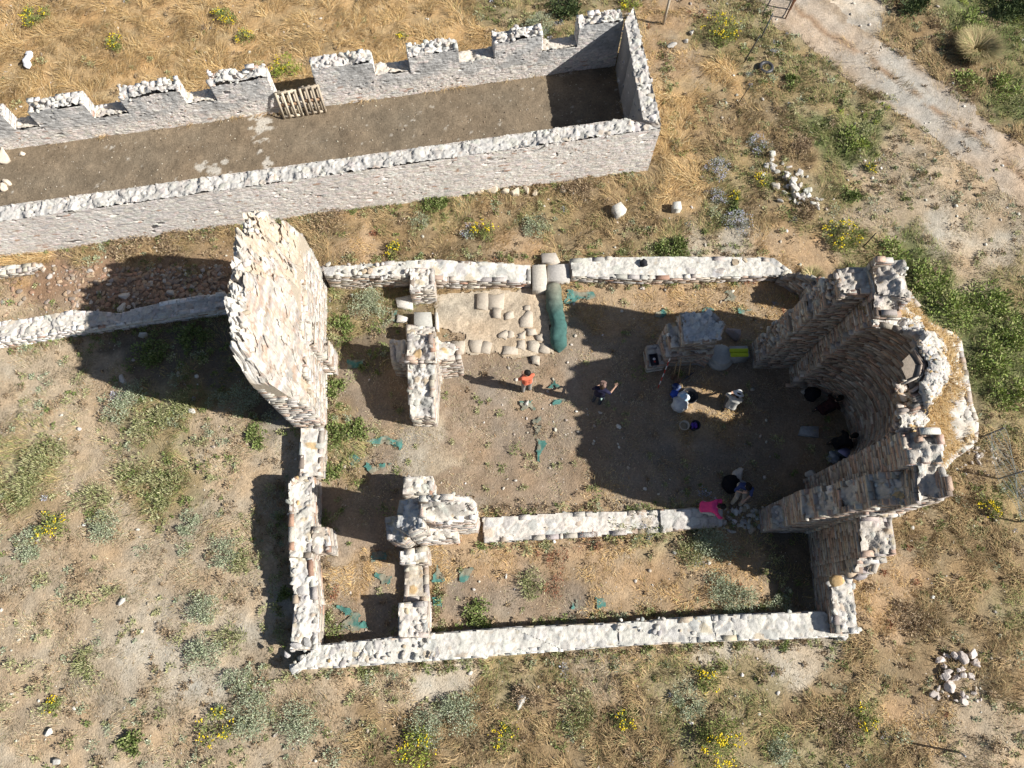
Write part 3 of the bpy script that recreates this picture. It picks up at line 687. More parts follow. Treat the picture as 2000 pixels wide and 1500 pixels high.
for i in range(nth2):
    tm = (ths2[i]+ths2[i+1])/2
    for j in range(nr_-1):
        zm = (rows[i][j][2]+rows[i][j+1][2])/2; rm = math.hypot(rows[i][j][0]-AC[0], rows[i][j][1]-AC[1])
        if 3 < j < NRS-3 and rm < 2.12 and in_window(tm, max(zm, WIN[0]+.02)): continue
        Qd.append([i*nr_+j, i*nr_+j+1, (i+1)*nr_+j+1, (i+1)*nr_+j])
m.add(V, q=Qd, c=Cc)
RC = []; RR = []
for _ in range(1500):
    i = random.randrange(nth2); j = random.choice([0, 0, 1, 1, 2, 2, 3, 3]+list(range(4, NRS))+[NRS-1, NRS-2, NRS-1]); p = np.array(rows[i][j]); q = np.array(rows[i+1][min(j+1, NRS)]); f = random.random()
    c = p+(q-p)*f; r = random.uniform(.035, .10); rm = math.hypot(c[0]-AC[0], c[1]-AC[1])
    if rm < 2.25 and j > 3 and in_window((ths2[i]+ths2[i+1])/2, c[2]): continue
    if j >= NRS-2: r = random.uniform(.08, .2)
    elif j > 4:
        if random.random() < .45: continue
        r = random.choice([random.uniform(.025, .05), random.uniform(.03, .06), random.uniform(.05, .16)])
    RC.append(c-np.array([0, 0, r*.3])); RR.append(r)
rocks(m, RC, np.array(RR), P_TOP(len(RC)), flat=.5)
# facing stones of the outer wall below the terrace and the window opening through the wall
for i in range(len(OUT)-1):
    pa, pb = OUT[i+1], OUT[i]
    a_, b_ = np.array(pa), np.array(pb)
    for k_ in range(2):
        q0 = a_+(b_-a_)*k_/2; q1 = a_+(b_-a_)*(k_+1)/2; mid = (q0+q1)/2-AC; tm = math.atan2(mid[1], mid[0])
        z0_ = OUTZ[i+1]+(OUTZ[i]-OUTZ[i+1])*k_/2; z1_ = OUTZ[i+1]+(OUTZ[i]-OUTZ[i+1])*(k_+1)/2
        lim = 99
        facing(m, q1, q0, min(z1_, lim), min(z0_, lim), -.2, [(z, .1) for z in np.arange(-.2, 4.6, .1)], (.16, .4), P_BRICK, .02, .04, i+3)
def rev(th, z, f):
    pi = a_in(th, z); ro = np.linalg.norm(a_in(th, 1.0)[:2]-AC)+SHT+.06; ro = ro if z < ZS else ro*math.sqrt(1-((z-ZS)/(AR+.40))**2); po = AC+np.array([math.cos(th), math.sin(th)])*ro
    return np.array([pi[0]+(po[0]-pi[0])*f, pi[1]+(po[1]-pi[1])*f, z])
P_REV = pal((50, (.62, .57, .50)), (30, (.54, .48, .41)), (20, (.50, .38, .27)))
wv = []; tw = [WIN[2], WIN[3]]
V = []; Qd = []
for f in np.linspace(0, 1, 6):
    V += [rev(WIN[2], WIN[0], f), rev(WIN[3], WIN[0], f), rev(WIN[3], 4.6, f), rev(WIN[3]*.6, 5.08, f), rev(0, 5.2, f), rev(WIN[2]*.6, 5.08, f), rev(WIN[2], 4.6, f)]
for i in range(5):
    for k_ in range(7): Qd.append([i*7+k_, i*7+(k_+1) % 7, (i+1)*7+(k_+1) % 7, (i+1)*7+k_])
m.add(V, q=Qd, c=np.array([.50, .44, .37]))
RC = []; RR = []
for _ in range(70):
    th = random.uniform(WIN[2], WIN[3]); RC.append(rev(th, WIN[0]+.02+.12*random.random(), random.random())); RR.append(random.uniform(.06, .16))
for _ in range(60):
    sd = random.choice([WIN[2], WIN[3]]); RC.append(rev(sd, random.uniform(WIN[0], 4.7), random.random())); RR.append(random.uniform(.05, .11))
rocks(m, RC, np.array(RR), P_REV(len(RC)), flat=.6)
part(m, "apse", M_STONE, church, "tall curved apse with a half dome, an arched window and a grassy broken top")

# apse shoulders and chancel stubs
P_CH = pal((30, (.46, .40, .33)), (25, (.38, .34, .31)), (24, (.45, .32, .25)), (10, (.26, .20, .16)), (11, (.56, .52, .47)))
CHC = []; z_ = -.2
while z_ < 6.6:
    h_ = random.uniform(.05, .09); CHC.append((z_, h_)); z_ += h_
m = MB()
yN0, yN1 = 8.56, 9.40
# rising broken west end: each taller block starts a little further east
for x0, zt, y0, y1 in ((8.60, 1.15, yN0, yN1), (8.66, 1.9, yN0+.06, yN1-.12), (8.74, 3.1, yN0, yN1-.05), (8.83, 4.3, yN0+.02, yN1-.1), (8.98, 5.1, yN0, yN1), (9.14, 5.75, yN0+.02, yN1)):
    prism(m, [(x0, y0, zt-.1), (10.7, y0, zt), (10.7, y1, zt), (x0, y1, zt-.1)], palf=P_CH, courses=[c for c in CHC if c[0] < zt], rough=.12, den=26, rs=(.09, .18), core=(.25, .21, .17), toppal=P_TOP, seed=int(x0*100))
prism(m, [(9.86, 7.87, 5.6), (10.62, 7.87, 5.7), (10.62, yN0-.01, 5.95), (9.86, yN0-.01, 5.9)], palf=P_CH, courses=CHC, rough=.3, den=40, core=(.25, .21, .17), seed=91)
prism(m, [(9.9, 8.45, 6.0), (10.76, 8.2, 6.05), (10.78, 9.42, 6.1), (9.9, 9.42, 6.05)], z0=3.0, palf=P_CH, courses=[c for c in CHC if c[0] > 3], rough=.26, den=40, core=(.25, .21, .17), seed=92)
# rubble spilling down the broken west face
kk = 230; f = rng.random(kk); xs_ = 8.60+.52*f+rng.normal(0, .05, kk); zs_ = .9+4.7*f+rng.normal(0, .15, kk); ys_ = rng.uniform(yN0+.1, yN1-.08, kk)
rocks(m, np.stack([xs_, ys_, zs_], 1), rng.uniform(.04, .12, kk), pal((40, (.44, .40, .35)), (30, (.52, .48, .43)), (30, (.36, .28, .22)))(kk), flat=.7)
part(m, "wall", M_STONE, church, "tall chancel wall end with stepped brick courses and a raking broken end")
m = MB()
yS0, yS1 = 2.95, 3.80
prism(m, [(8.2, 2.93, 1.1), (9.15, 2.93, 1.15), (9.15, 3.70, 1.2), (8.2, 3.64, 1.05)], palf=P_CH, courses=[c for c in CHC if c[0] < 1.2], rough=.04, den=10, rs=(.1, .25), core=(.25, .21, .17), toppal=P_TOP, seed=61)
for x0, x1, za, zb in ((8.55, 9.1, 2.6, 3.2), (8.75, 9.5, 3.0, 4.1), (9.1, 9.95, 3.9, 5.2), (9.4, 10.7, 4.8, 5.9)):
    prism(m, [(x0, yS0, za), (x1, yS0, zb), (x1, yS1, zb), (x0, yS1, za)], palf=P_CH, courses=[c for c in CHC if c[0] < 6.1], rough=.14, den=28, rs=(.07, .15), core=(.25, .21, .17), toppal=P_TOP, seed=int(x0*100)+7)
prism(m, [(9.87, yS1+.005, 5.95), (10.65, yS1+.005, 6.05), (10.65, 4.66, 6.1), (9.87, 4.66, 6.0)], palf=P_CH, courses=CHC, rough=.3, den=40, core=(.25, .21, .17), seed=71)
prism(m, [(10.0, 2.9, 5.8), (10.72, 3.0, 6.0), (10.75, 4.5, 6.05), (10.15, 4.5, 6.0)], z0=3.0, palf=P_CH, courses=[c for c in CHC if c[0] > 3], rough=.3, den=40, core=(.25, .21, .17), seed=72)
part(m, "wall", M_STONE, church, "tall chancel wall with a ragged sloping top, nearest the low white wall")
# end wall of the side aisle
m = MB()
prism(m, [(9.70, 1.85, 3.2), (10.62, 1.9, 3.4), (10.62, 2.94, 3.55), (9.72, 2.94, 3.5)], palf=P_CH, courses=[c for c in CHC if c[0] < 3.7], rough=.1, den=28, core=(.27, .22, .18), seed=81)
prism(m, [(9.69, 1.5, 2.7), (10.3, 1.45, 2.5), (10.55, 1.9, 3.1), (9.7, 1.86, 3.1)], palf=P_CH, courses=[c for c in CHC if c[0] < 3.2], rough=.15, den=28, core=(.27, .22, .18), seed=82)
prism(m, [(9.66, -.12, 1.1), (10.38, -.12, 1.1), (10.40, 1.5, 1.15), (9.69, 1.5, 1.15)], palf=P_CH, courses=[c for c in CHC if c[0] < 1.3], rough=.06, top='rubble', den=18, rs=(.1, .24), core=(.27, .22, .18), capcol=(.58, .54, .48), toppal=P_WHITE, seed=83)
rocks(m, [(9.75, 1.35, 1.5), (9.9, 1.42, 1.9), (10.1, 1.4, 2.2), (9.8, 1.55, 2.4)], [.2, .2, .18, .18], P_TOP(4), flat=.7)
part(m, "wall", M_STONE, church, "aisle end wall stepping down from a tall brick block")
# south wall
m = MB()
SW = [(563, 1309, .75), (700, 1301, .7), (860, 1289, .6), (1100, 1271, .55), (1210, 1262, .55), (1400, 1253, .65), (1660, 1244, .75)]
SWi = [(620, 1259, .75), (778, 1243, .75), (850, 1236, .6), (1000, 1224, .55), (1205, 1216, .55), (1390, 1201, .65), (1612, 1193, .75)]
for i in range(6):
    prism(m, px_poly([SW[i], SW[i+1], SWi[i+1], SWi[i]]), z0=-.2, rough=.03, top='mortar' if i else 'rubble', den=24, rs=(.09, .22), capcol=(.60, .57, .51), toppal=P_WHITE, skip=[1, 3] if 0 < i < 5 else ([1] if i == 0 else [3]), blen=(.2, .5), ch=(.1, .16), palf=P_WHITE)
kk = 40; uu = rng.uniform(1200, 1640, kk); vv = rng.uniform(1208, 1246, kk)-.03*(uu-1200)
rocks(m, [at(a, b, .66) for a, b in zip(uu, vv)], rng.uniform(.04, .10, kk), P_WHITE(kk), flat=.45)
kk = 60; uu = rng.uniform(570, 850, kk); vv = rng.uniform(1255, 1296, kk)-.05*(uu-620)
rocks(m, [at(a, b, .74) for a, b in zip(uu, vv)], rng.uniform(.04, .10, kk), P_TOP(kk), flat=.5)
part(m, "wall", M_STONE, church, "long low white mortared wall along the front")
# west wall with the tall fragment
m = MB()
prism(m, px_poly([(563, 945, 1.25), (575, 930, 1.2), (612, 930, 1.15), (612, 1000, 1.15), (608, 1090, 1.1), (565, 1090, 1.2)]), z0=-.2, rough=.12, den=24, rs=(.08, .2), capcol=(.60, .56, .5), seed=31)
prism(m, px_poly([(565, 1088, 1.1), (610, 1088, 1.05), (622, 1180, .9), (620, 1270, .85), (566, 1270, .9), (574, 1180, .95)]), z0=-.2, rough=.12, den=26, rs=(.08, .2), capcol=(.60, .56, .5), toppal=P_WHITE, seed=32)
prism(m, px_poly([(608, 1028, 1.1), (642, 1030, 1.1), (646, 1078, 1.1), (608, 1078, 1.1)]), z0=-.2, rough=.06, den=14, rs=(.1, .2), capcol=(.55, .47, .38), seed=33)
prism(m, px_poly([(586, 835, .75), (633, 835, .65), (630, 930, .55), (583, 935, .6)]), z0=-.2, rough=.05, top='mortar', den=10, rs=(.12, .25), capcol=(.66, .60, .53), seed=34)
rocks(m, [at(577, 1262, 1.0), at(600, 1255, .95), at(560, 1278, .9)], [.2, .15, .15], P_WHITE(3), flat=.4, ico=ICO3)
part(m, "wall", M_STONE, church, "low rubble front wall in full sun with a small engaged pier")
m = MB()
e0, e1 = gxy(638, 556), gxy(638, 832); 
def fq(s0, s1, w0, w1, za, zb, zc=None, zd=None):
    """block of the fragment: s along it from the far end (0) to the near end (1), w thickness from its right face"""
    d = (e1-e0); L_ = np.linalg.norm(d); d = d/L_; nrm = np.array([d[1], -d[0]])
    if nrm[0] > 0: nrm = -nrm
    p = lambda s, w: e0+d*s*L_+nrm*w
    A, B, C_, D = p(s0, w0), p(s1, w0), p(s1, w1), p(s0, w1)
    return [(A[0], A[1], za), (B[0], B[1], zb), (C_[0], C_[1], zc if zc is not None else zb), (D[0], D[1], zd if zd is not None else za)]
FC = []; z_ = -.2
while z_ < 6.6:
    h_ = random.uniform(.055, .095); FC.append((z_, h_)); z_ += h_
P_FR = pal((40, (.57, .52, .46)), (24, (.49, .46, .42)), (20, (.54, .42, .34)), (6, (.36, .27, .2)), (10, (.68, .65, .6)))
LF = float(np.linalg.norm(e1-e0)); fd = (e1-e0)/LF; fn = np.array([fd[1], -fd[0]]); fn = -fn if fn[0] > 0 else fn; FW = 1.0
def ftop(s): return np.interp(s/LF, [-.03, .0, .05, .16, .30, .5, .66, .80, .88, .93, .97, 1.0, 1.05], [3.9, 4.7, 5.1, 5.5, 5.9, 6.2, 6.25, 6.1, 5.75, 5.6, 4.9, 4.4, 1.2])
def fface(s): return np.interp(s/LF, [-.03, .0, .15, .3, .45, .6, .75, .9, .97, 1.0, 1.05], [2.4, 2.9, 3.3, 2.6, 3.6, 3.0, 2.6, 2.1, 1.6, 1.1, .7])
ns, nw = 200, 110; S_, W_ = np.meshgrid(np.linspace(-.03*LF, 1.0*LF, ns), np.linspace(0, FW, nw), indexing='ij')
kx = (fbm(S_*1.3, W_*1.3, 401, 4)-.5); ramp = np.clip((W_+kx*.42)/.62, 0, 1)**.8
Hf = fface(S_)+(ftop(S_)-fface(S_))*ramp+(fbm(S_*2.4, W_*2.4, 405, 3)-.5)*.7+(_hash(np.floor(S_/.5+W_*.8), np.floor(W_/.3), 9)-.5)*.42+(_hash(*[np.floor(q) for q in (S_/.17+vnoise(S_*3, W_*9, 4), W_/.09)], 19)-.5)*.26
CH_ = .085; lev = np.floor(Hf/CH_+(fbm(S_*2.2, W_*2.2, 407, 2)-.5)*.5); back = np.clip((W_-.62)/.2, 0, 1)
cb, eb = cells(S_.ravel(), W_.ravel(), .26, 411); cb = cb.reshape(S_.shape); eb = eb.reshape(S_.shape); lump = np.clip(eb*2.6, 0, 1)*_hash(cb, cb*0+1, 3)*.42
Hf = Hf-.16*(_hash(lev, lev*0+6, 18) > .6)*(1-back); Zf = (lev*CH_)*(1-back*.6)+back*.6*Hf+lump*np.clip(back+.15, 0, 1)+(vnoise(S_*16, W_*16, 413)-.5)*.03
bid = (lev*131+np.floor((S_+_hash(lev, lev*0, 5)*3)/.27)*7919).astype(np.int64) & 0xffff
ctn = (.66+.46*_hash(lev, lev*0+2, 8))[..., None]*np.where(_hash(lev, lev*0+9, 12) > .84, 1.0, 1.0)[..., None]; cF = P_FR(4093, .22)[bid % 4093]*ctn; wht = np.array([.66, .63, .58])*(.75+.4*fbm(S_*6, W_*6, 415, 3))[..., None]; tan = np.array([.52, .42, .29])
pk = (_hash(lev, lev*0+4, 15) > .80)[..., None]*.45; cF = cF*(1-pk)+np.array([.54, .37, .28])*ctn*pk; kt = (back*.85)[..., None]; cF = cF*(1-kt)+wht*kt; kt = np.clip((fbm(S_*2, W_*2, 417, 3)-.58)*6, 0, .45)[..., None]; cF = cF*(1-kt)+tan*kt
PX = e0[0]+fd[0]*S_+fn[0]*W_; PY = e0[1]+fd[1]*S_+fn[1]*W_; ii = np.arange(S_.size).reshape(S_.shape)
m.add(np.stack([PX.ravel(), PY.ravel(), Zf.ravel()], 1), q=np.stack([ii[:-1, :-1], ii[1:, :-1], ii[1:, 1:], ii[:-1, 1:]], -1).reshape(-1, 4)[:, ::-1], c=np.clip(cF.reshape(-1, 3), .03, .85))
def side(i, j, flip):
    """vertical skirt under an edge of the terraced top"""
    P_ = np.stack([PX[i, j], PY[i, j], Zf[i, j]], -1).reshape(-1, 3); n = len(P_); B_ = P_.copy(); B_[:, 2] = -.2
    m.add(np.concatenate([P_, B_]), q=[[k, k+1, n+k+1, n+k] for k in range(n-1)], c=(.44, .38, .30))
side(slice(None), 0, 0); side(slice(None), -1, 0); side(0, slice(None), 0); side(-1, slice(None), 0)
NSG = 9
for k in range(NSG):
    s0, s1 = LF*(-.03+1.03*k/NSG), LF*(-.03+1.03*(k+1)/NSG)
    q0, q1 = e0+fd*s0-fn*.03, e0+fd*s1-fn*.03
    facing(m, q1, q0, float(fface(s1)), float(fface(s0)), -.2, FC, (.18, .5), P_FR, .03, .25, 430+k, holes=.03)
    q0, q1 = e0+fd*s0+fn*(FW+.03), e0+fd*s1+fn*(FW+.03)
    facing(m, q0, q1, float(ftop(s0))-.15, float(ftop(s1))-.15, -.2, FC, (.18, .5), P_FR, .03, .25, 450+k, holes=.03)
for s, fl in ((-.03*LF, 0), (1.0*LF, 1)):
    q0, q1 = e0+fd*s, e0+fd*s+fn*FW; zz = float(ftop(s)) if not fl else 1.2
    if fl: q0, q1 = q0+fd*.03, q1+fd*.03
    facing(m, *((q0, q1) if not fl else (q1, q0)), zz-.6 if not fl else 4.1, zz-.1 if not fl else 2.4, -.2, FC, (.18, .5), P_FR, .03, .2, 470+fl)
# springing of a lost vault and a raking engaged pier on the right face
prism(m, fq(.30, .52, -.16, .1, 3.4, 3.0), z0=2.2, palf=P_FR, courses=[c for c in FC if c[0] > 2.2], rough=.12, den=26, core=(.4, .34, .27), seed=221)
prism(m, fq(.52, .66, -.40, .1, 1.5, 1.4), palf=P_FR, courses=FC[:20], rough=.1, den=24, core=(.4, .34, .27), seed=222)
prism(m, fq(.50, .64, -.22, .1, 2.7, 2.5), palf=P_FR, courses=FC[:34], rough=.15, den=24, core=(.4, .34, .27), seed=223)
kk = 70; ss = rng.random(kk)*.94; ww = rng.uniform(.6, 1.0, kk); d_ = (e1-e0); nr2 = np.array([d_[1], -d_[0]])/np.linalg.norm(d_); nr2 = -nr2 if nr2[0] > 0 else nr2
zt_ = ftop(ss*LF)+.02
rocks(m, np.stack([e0[0]+d_[0]*ss+nr2[0]*ww, e0[1]+d_[1]*ss+nr2[1]*ww, zt_], 1), rng.uniform(.06, .17, kk), pal((50, (.64, .61, .56)), (30, (.56, .51, .45)), (20, (.50, .42, .31)))(kk), flat=.65)
part(m, "wall_fragment", M_STONE, church, "tall ragged wall fragment in full sun with the scar of a vault")
# stylobates and cross walls
m = MB()
prism(m, px_poly([(940, 1010, .12), (1100, 1000, .12), (1290, 996, .14), (1290, 1040, .14), (1100, 1052, .12), (945, 1060, .12)]), z0=-.2, rough=.03, top='mortar', den=26, rs=(.08, .2), capcol=(.66, .60, .53), toppal=P_WHITE)
prism(m, px_poly([(1288, 995, .2), (1400, 990, .22), (1411, 1028, .22), (1290, 1040, .2)]), z0=-.2, rough=.03, top='mortar', den=18, rs=(.1, .25), capcol=(.50, .48, .44), toppal=P_WHITE)
kk = 70; uu = rng.uniform(1410, 1505, kk); vv = rng.uniform(990, 1040, kk)
rocks(m, [onground(a, b)+np.array([0, 0, .02]) for a, b in zip(uu, vv)], rng.uniform(.03, .13, kk), P_TOP(kk), flat=.5)
part(m, "low_wall", M_STONE, church, "flat footing of the nave arcade on which a person kneels")
m = MB()
prism(m, px_poly([(790, 1104, .25), (836, 1104, .25), (839, 1176, .25), (788, 1176, .25)]), z0=-.2, rough=.03, top='mortar', den=6, rs=(.15, .25), capcol=(.52, .45, .36))
prism(m, px_poly([(777, 1178, 1.05), (836, 1174, 1.05), (838, 1245, .9), (778, 1247, .95)]), z0=-.2, rough=.07, den=18, rs=(.1, .22), capcol=(.60, .54, .47))
part(m, "low_wall", M_STONE, church, "narthex cross wall with a square stub at its near end")

# free-standing piers -------------------------------------------------------
m = MB(); PZ = [c for c in CHC]
prism(m, px_poly([(792, 690, 1.9), (851, 690, 2.0), (850, 760, 1.5), (849, 815, 1.1), (801, 815, 1.1), (797, 767, 1.4)]), rough=.1, den=16, rs=(.1, .24), seed=301, capcol=(.56, .53, .49))
prism(m, px_poly([(795, 652, 2.1), (846, 655, 2.2), (853, 705, 2.2), (793, 705, 2.1)]), rough=.2, den=24, rs=(.08, .18), seed=302, capcol=(.50, .45, .39))
prism(m, px_poly([(846, 658, 1.9), (867, 665, 1.75), (897, 679, 1.6), (902, 702, 1.55), (849, 707, 1.7)]), rough=.12, den=24, rs=(.06, .13), seed=303, capcol=(.56, .52, .46))
prism(m, px_poly([(760, 664, 1.3), (792, 663, 1.5), (794, 708, 1.5), (764, 708, 1.3)]), rough=.08, den=16, seed=304, capcol=(.46, .45, .44))
prism(m, px_poly([(793, 633, .5), (849, 640, .5), (849, 655, .6), (793, 655, .6)]), rough=.05, den=18, seed=305)
tag(m.build("masonry_pier", M_STONE), "T shaped ruined brick pier beside the paved dug floor", "pier", "piers of the church nave")
m = MB()
prism(m, px_poly([(818, 968, 4.1), (886, 966, 4.2), (917, 969, 3.8), (931, 990, 3.2), (928, 1018, 2.7), (850, 1022, 2.9), (822, 1012, 3.3)]), rough=.2, den=60, rs=(.08, .2), seed=311, palf=P_FR, capcol=(.62, .58, .52))
prism(m, px_poly([(780, 976, 3.0), (816, 972, 3.2), (830, 1030, 3.2), (800, 1045, 3.0), (772, 1030, 2.8)]), rough=.12, den=14, rs=(.08, .16), seed=312, capcol=(.50, .50, .50))
prism(m, px_poly([(752, 1012, 2.1), (775, 1006, 2.2), (800, 1052, 2.2), (790, 1062, 2.1), (757, 1055, 2.0)]), rough=.1, den=14, seed=313, capcol=(.50, .50, .50))
prism(m, px_poly([(800, 1030, 1.7), (890, 1024, 1.4), (894, 1052, 1.2), (806, 1056, 1.5)]), rough=.08, den=16, seed=314, palf=P_FR)
prism(m, px_poly([(788, 932, 1.2), (843, 929, 1.15), (847, 940, 1.15), (845, 966, 1.2), (785, 968, 1.3)]), rough=.12, den=22, rs=(.08, .18), seed=315, capcol=(.58, .53, .46))
prism(m, px_poly([(780, 1076, .9), (835, 1066, .9), (837, 1100, .85), (780, 1101, .85)]), rough=.05, den=12, rs=(.1, .25), seed=316, top='mortar', capcol=(.66, .63, .58))
tag(m.build("masonry_pier", M_STONE), "tallest ruined pier, a white rubble mass at the left end of the arcade footing", "pier", "piers of the church nave")
m = MB()
prism(m, px_poly([(1328, 612, 2.0), (1390, 606, 2.0), (1416, 636, 1.9), (1404, 664, 1.85), (1335, 670, 1.9)]), rough=.16, den=60, rs=(.07, .16), seed=321, palf=P_CH, capcol=(.46, .47, .47), toppal=pal((60, (.56, .57, .56)), (40, (.66, .63, .58))))
prism(m, px_poly([(1302, 632, 1.5), (1340, 622, 1.6), (1345, 676, 1.5), (1310, 680, 1.4)]), rough=.08, den=14, seed=322, palf=P_CH)
prism(m, px_poly([(1290, 655, 1.1), (1330, 650, 1.2), (1395, 690, 1.0), (1300, 697, 1.0)]), rough=.06, den=12, seed=323, palf=P_CH)
prism(m, px_poly([(1262, 676, .55), (1296, 670, .6), (1300, 712, .55), (1266, 718, .5)]), rough=.03, top='mortar', den=8, seed=324, palf=P_CH, capcol=(.40, .37, .34))
tag(m.build("masonry_pier", M_STONE), "squat brick pier in shade with tools leaning on it", "pier", "piers of the church nave")
# low boundary wall running off to the left of the fragment, and a footing beyond it
m = MB()
prism(m, px_poly([(-200, 668, .45), (0, 629, .5), (154, 605, .5), (245, 611, .35), (266, 601, .5), (336, 586, .5), (440, 571, .55), (455, 600, .55), (245, 632, .42), (140, 646, .5), (0, 668, .5), (-200, 705, .45)]), z0=-.2, blen=(.15, .4), palf=P_BARN, rough=.05, den=26, rs=(.1, .2), capcol=(.58, .53, .47), toppal=P_RUB)
tag(m.build("boundary_wall", M_STONE), "low boundary wall running left from the tall fragment, half in its shadow", "wall")
m = MB()
prism(m, px_poly([(-200, 535, .25), (-20, 522, .3), (70, 512, .3), (85, 520, .2), (60, 528, .3), (-20, 541, .3), (-200, 555, .25)]), z0=-.2, rough=.03, top='mortar', den=10, rs=(.08, .2), capcol=(.48, .44, .39))
tag(m.build("boundary_wall", M_STONE), "short grey footing at the left edge below the long building", "wall")

# ------------------------------------------------------------------ what covers the ground
WALLS = []            # outlines where nothing grows
def _foot(me_obj):
    pass
KEEP_OFF = [[gxy(u, v, 1.0) for u, v in q] for q in (
  [(-300, 470), (0, 425), (1290, 245), (1290, 250), (1275, 300), (0, 452), (-300, 500)],)]
CH_SOLID = [[gxy(u, v) for u, v in q] for q in ([(1545, 716), (1572, 762), (1640, 800), (1662, 846), (1650, 890), (1575, 937), (1560, 990), (1580, 1040), (1593, 1200), (1640, 1240), (1680, 1100), (1760, 900), (1760, 700), (1640, 620), (1466, 676), (1471, 716)],
   [(565, 1305), (1650, 1246), (1620, 1200), (620, 1265)], [(588, 550), (640, 550), (640, 830), (588, 835)], [(570, 935), (636, 935), (636, 1275), (570, 1275)])]
IN_CH = [gxy(u, v) for u, v in [(640, 560), (1520, 545), (1600, 700), (1660, 850), (1590, 1195), (630, 1265)]]
def free(x, y):
    ok = ~inside(x, y, BARN_FLOOR) & ~inside(x, y, EXC)
    for q in KEEP_OFF+CH_SOLID: ok &= ~inside(x, y, q)
    return ok
PALS = [pal((36, (.58, .40, .19)), (30, (.48, .31, .13)), (16, (.66, .51, .29)), (18, (.32, .21, .10))),
        pal((40, (.46, .37, .24)), (25, (.36, .29, .19)), (15, (.52, .45, .32)), (12, (.28, .27, .13)), (8, (.40, .25, .13))),
        pal((35, (.40, .28, .14)), (30, (.30, .21, .11)), (20, (.50, .37, .20)), (15, (.22, .19, .09))),
        pal((30, (.20, .25, .07)), (25, (.27, .29, .11)), (30, (.38, .33, .17)), (15, (.14, .17, .06))),
        pal((30, (.42, .32, .16)), (25, (.26, .27, .10)), (25, (.33, .25, .13)), (20, (.20, .22, .08)))]
def blades(mb, x, y, L, lie, head, wid, col):
    """bent grass blades, each five points"""
    n = len(x); el = (1-lie)*(PI/2)*(.75+.4*rng.random(n))+lie*(.12+.35*rng.random(n)); el = np.clip(el, .08, 1.45)
    dx, dy = np.cos(head), np.sin(head); z0 = gz(x, y)-.01
    p0 = np.stack([x, y, z0], 1); e1_ = L*.5; e2_ = L*.5; el2 = el*(.35+.3*rng.random(n))
    p1 = p0+np.stack([dx*np.cos(el)*e1_, dy*np.cos(el)*e1_, np.sin(el)*e1_], 1)
    tw = head+(rng.random(n)-.5)*.8
    p2 = p1+np.stack([np.cos(tw)*np.cos(el2)*e2_, np.sin(tw)*np.cos(el2)*e2_, np.sin(el2)*e2_*.7], 1)
    wv = np.stack([-dy, dx, (rng.random(n)-.5)*.8], 1)*wid[:, None]/2
    V = np.stack([p0-wv, p0+wv, p1-wv*.8, p1+wv*.8, p2], 1)
    b = (np.arange(n)*5)[:, None]
    q = b+np.array([[0, 1, 3, 2]]); t = b+np.array([[2, 3, 4]])
    mb.add(V.reshape(-1, 3), q=q, t=t, c=np.repeat(col, 5, 0))
NB = 1150000
bx = rng.uniform(-24.5, 26, NB); by = rng.uniform(-5.5, 29, NB)
# only what the camera can reach, with a margin
def uv_of(x, y, z=0):
    q = np.stack([x, y, np.full_like(x, z)-CAMH], 1) @ ROT
    return 1000+FPX*q[:, 0]/-q[:, 2], 750-FPX*q[:, 1]/-q[:, 2]
U_, V_ = uv_of(bx, by); k = (U_ > -80) & (U_ < 2080) & (V_ > -80) & (V_ < 1580) & free(bx, by); bx, by = bx[k], by[k]
Wz = zone(bx, by); par = Wz @ KP
tuft = fbm(bx*1.8, by*1.8, 120, 3); den = par[:, 0]*np.clip((tuft-.36)*4.2, .05, 1.2)
den = np.where(inside(bx, by, IN_CH), den*.8, den)
den = np.where(np.abs(track_d(bx, by)) < 1.15+.3*(tuft-.5), den*np.where(np.abs(track_d(bx, by)) < .25, .3, .03), den); k = rng.random(len(bx)) < den; bx, by, Wz, par, tuft = bx[k], by[k], Wz[k], par[k], tuft[k]
ps = np.array([rng.random(len(bx))]).T; cw = np.cumsum(Wz, 1); zi = (ps > cw).sum(1).clip(0, len(KN)-1)
col = np.zeros((len(bx), 3)); pi_ = KPAL[zi]
for q in range(5):
    s_ = pi_ == q
    if s_.any(): col[s_] = PALS[q](int(s_.sum()), .28)
L_ = KP[zi, 1]*(.55+.8*rng.random(len(bx)))*(.7+.6*tuft); lie = KP[zi, 2]
head = fbm(bx*.6, by*.6, 130, 3)*PI*6+(rng.random(len(bx))-.5)*2.4
mid = fbm(bx*.7, by*.7, 140, 3)[:, None]; col = col*(.72+.56*mid)
gm = MB(); blades(gm, bx, by, L_, lie, head, .008+.010*rng.random(len(bx)), col)
tag(gm.build("dry_grass", M_GRASS), kind="stuff")

# pebbles and chips lying about
n = 12000; x = rng.uniform(-24, 26, n); y = rng.uniform(-5.5, 29, n); U_, V_ = uv_of(x, y)
cl = fbm(x*.6, y*.6, 150, 3); k = (U_ > -50) & (U_ < 2050) & (V_ > -50) & (V_ < 1550) & free(x, y) & (rng.random(n) < np.clip((cl-.4)*4, .03, .9)); x, y = x[k], y[k]
m = MB(); r = .012+.085*rng.random(len(x))**5
rocks(m, np.stack([x, y, gz(x, y)+r*.25], 1), r, pal((50, (.56, .52, .45)), (30, (.46, .40, .33)), (20, (.66, .63, .58)))(len(x)), ico=ICO1, flat=.6)
q = 6500; fx = rng.uniform(-20, 6, q); fy = rng.uniform(13, 26, q); k = inside(fx, fy, BARN_FLOOR); fx, fy = fx[k], fy[k]; r = .01+.035*rng.random(len(fx))**3
rocks(m, np.stack([fx, fy, gz(fx, fy)+.035], 1), r, pal((1, (.46, .41, .33)), (2, (.30, .24, .17)), (2, (.15, .115, .08)))(len(fx)), ico=ICO1)
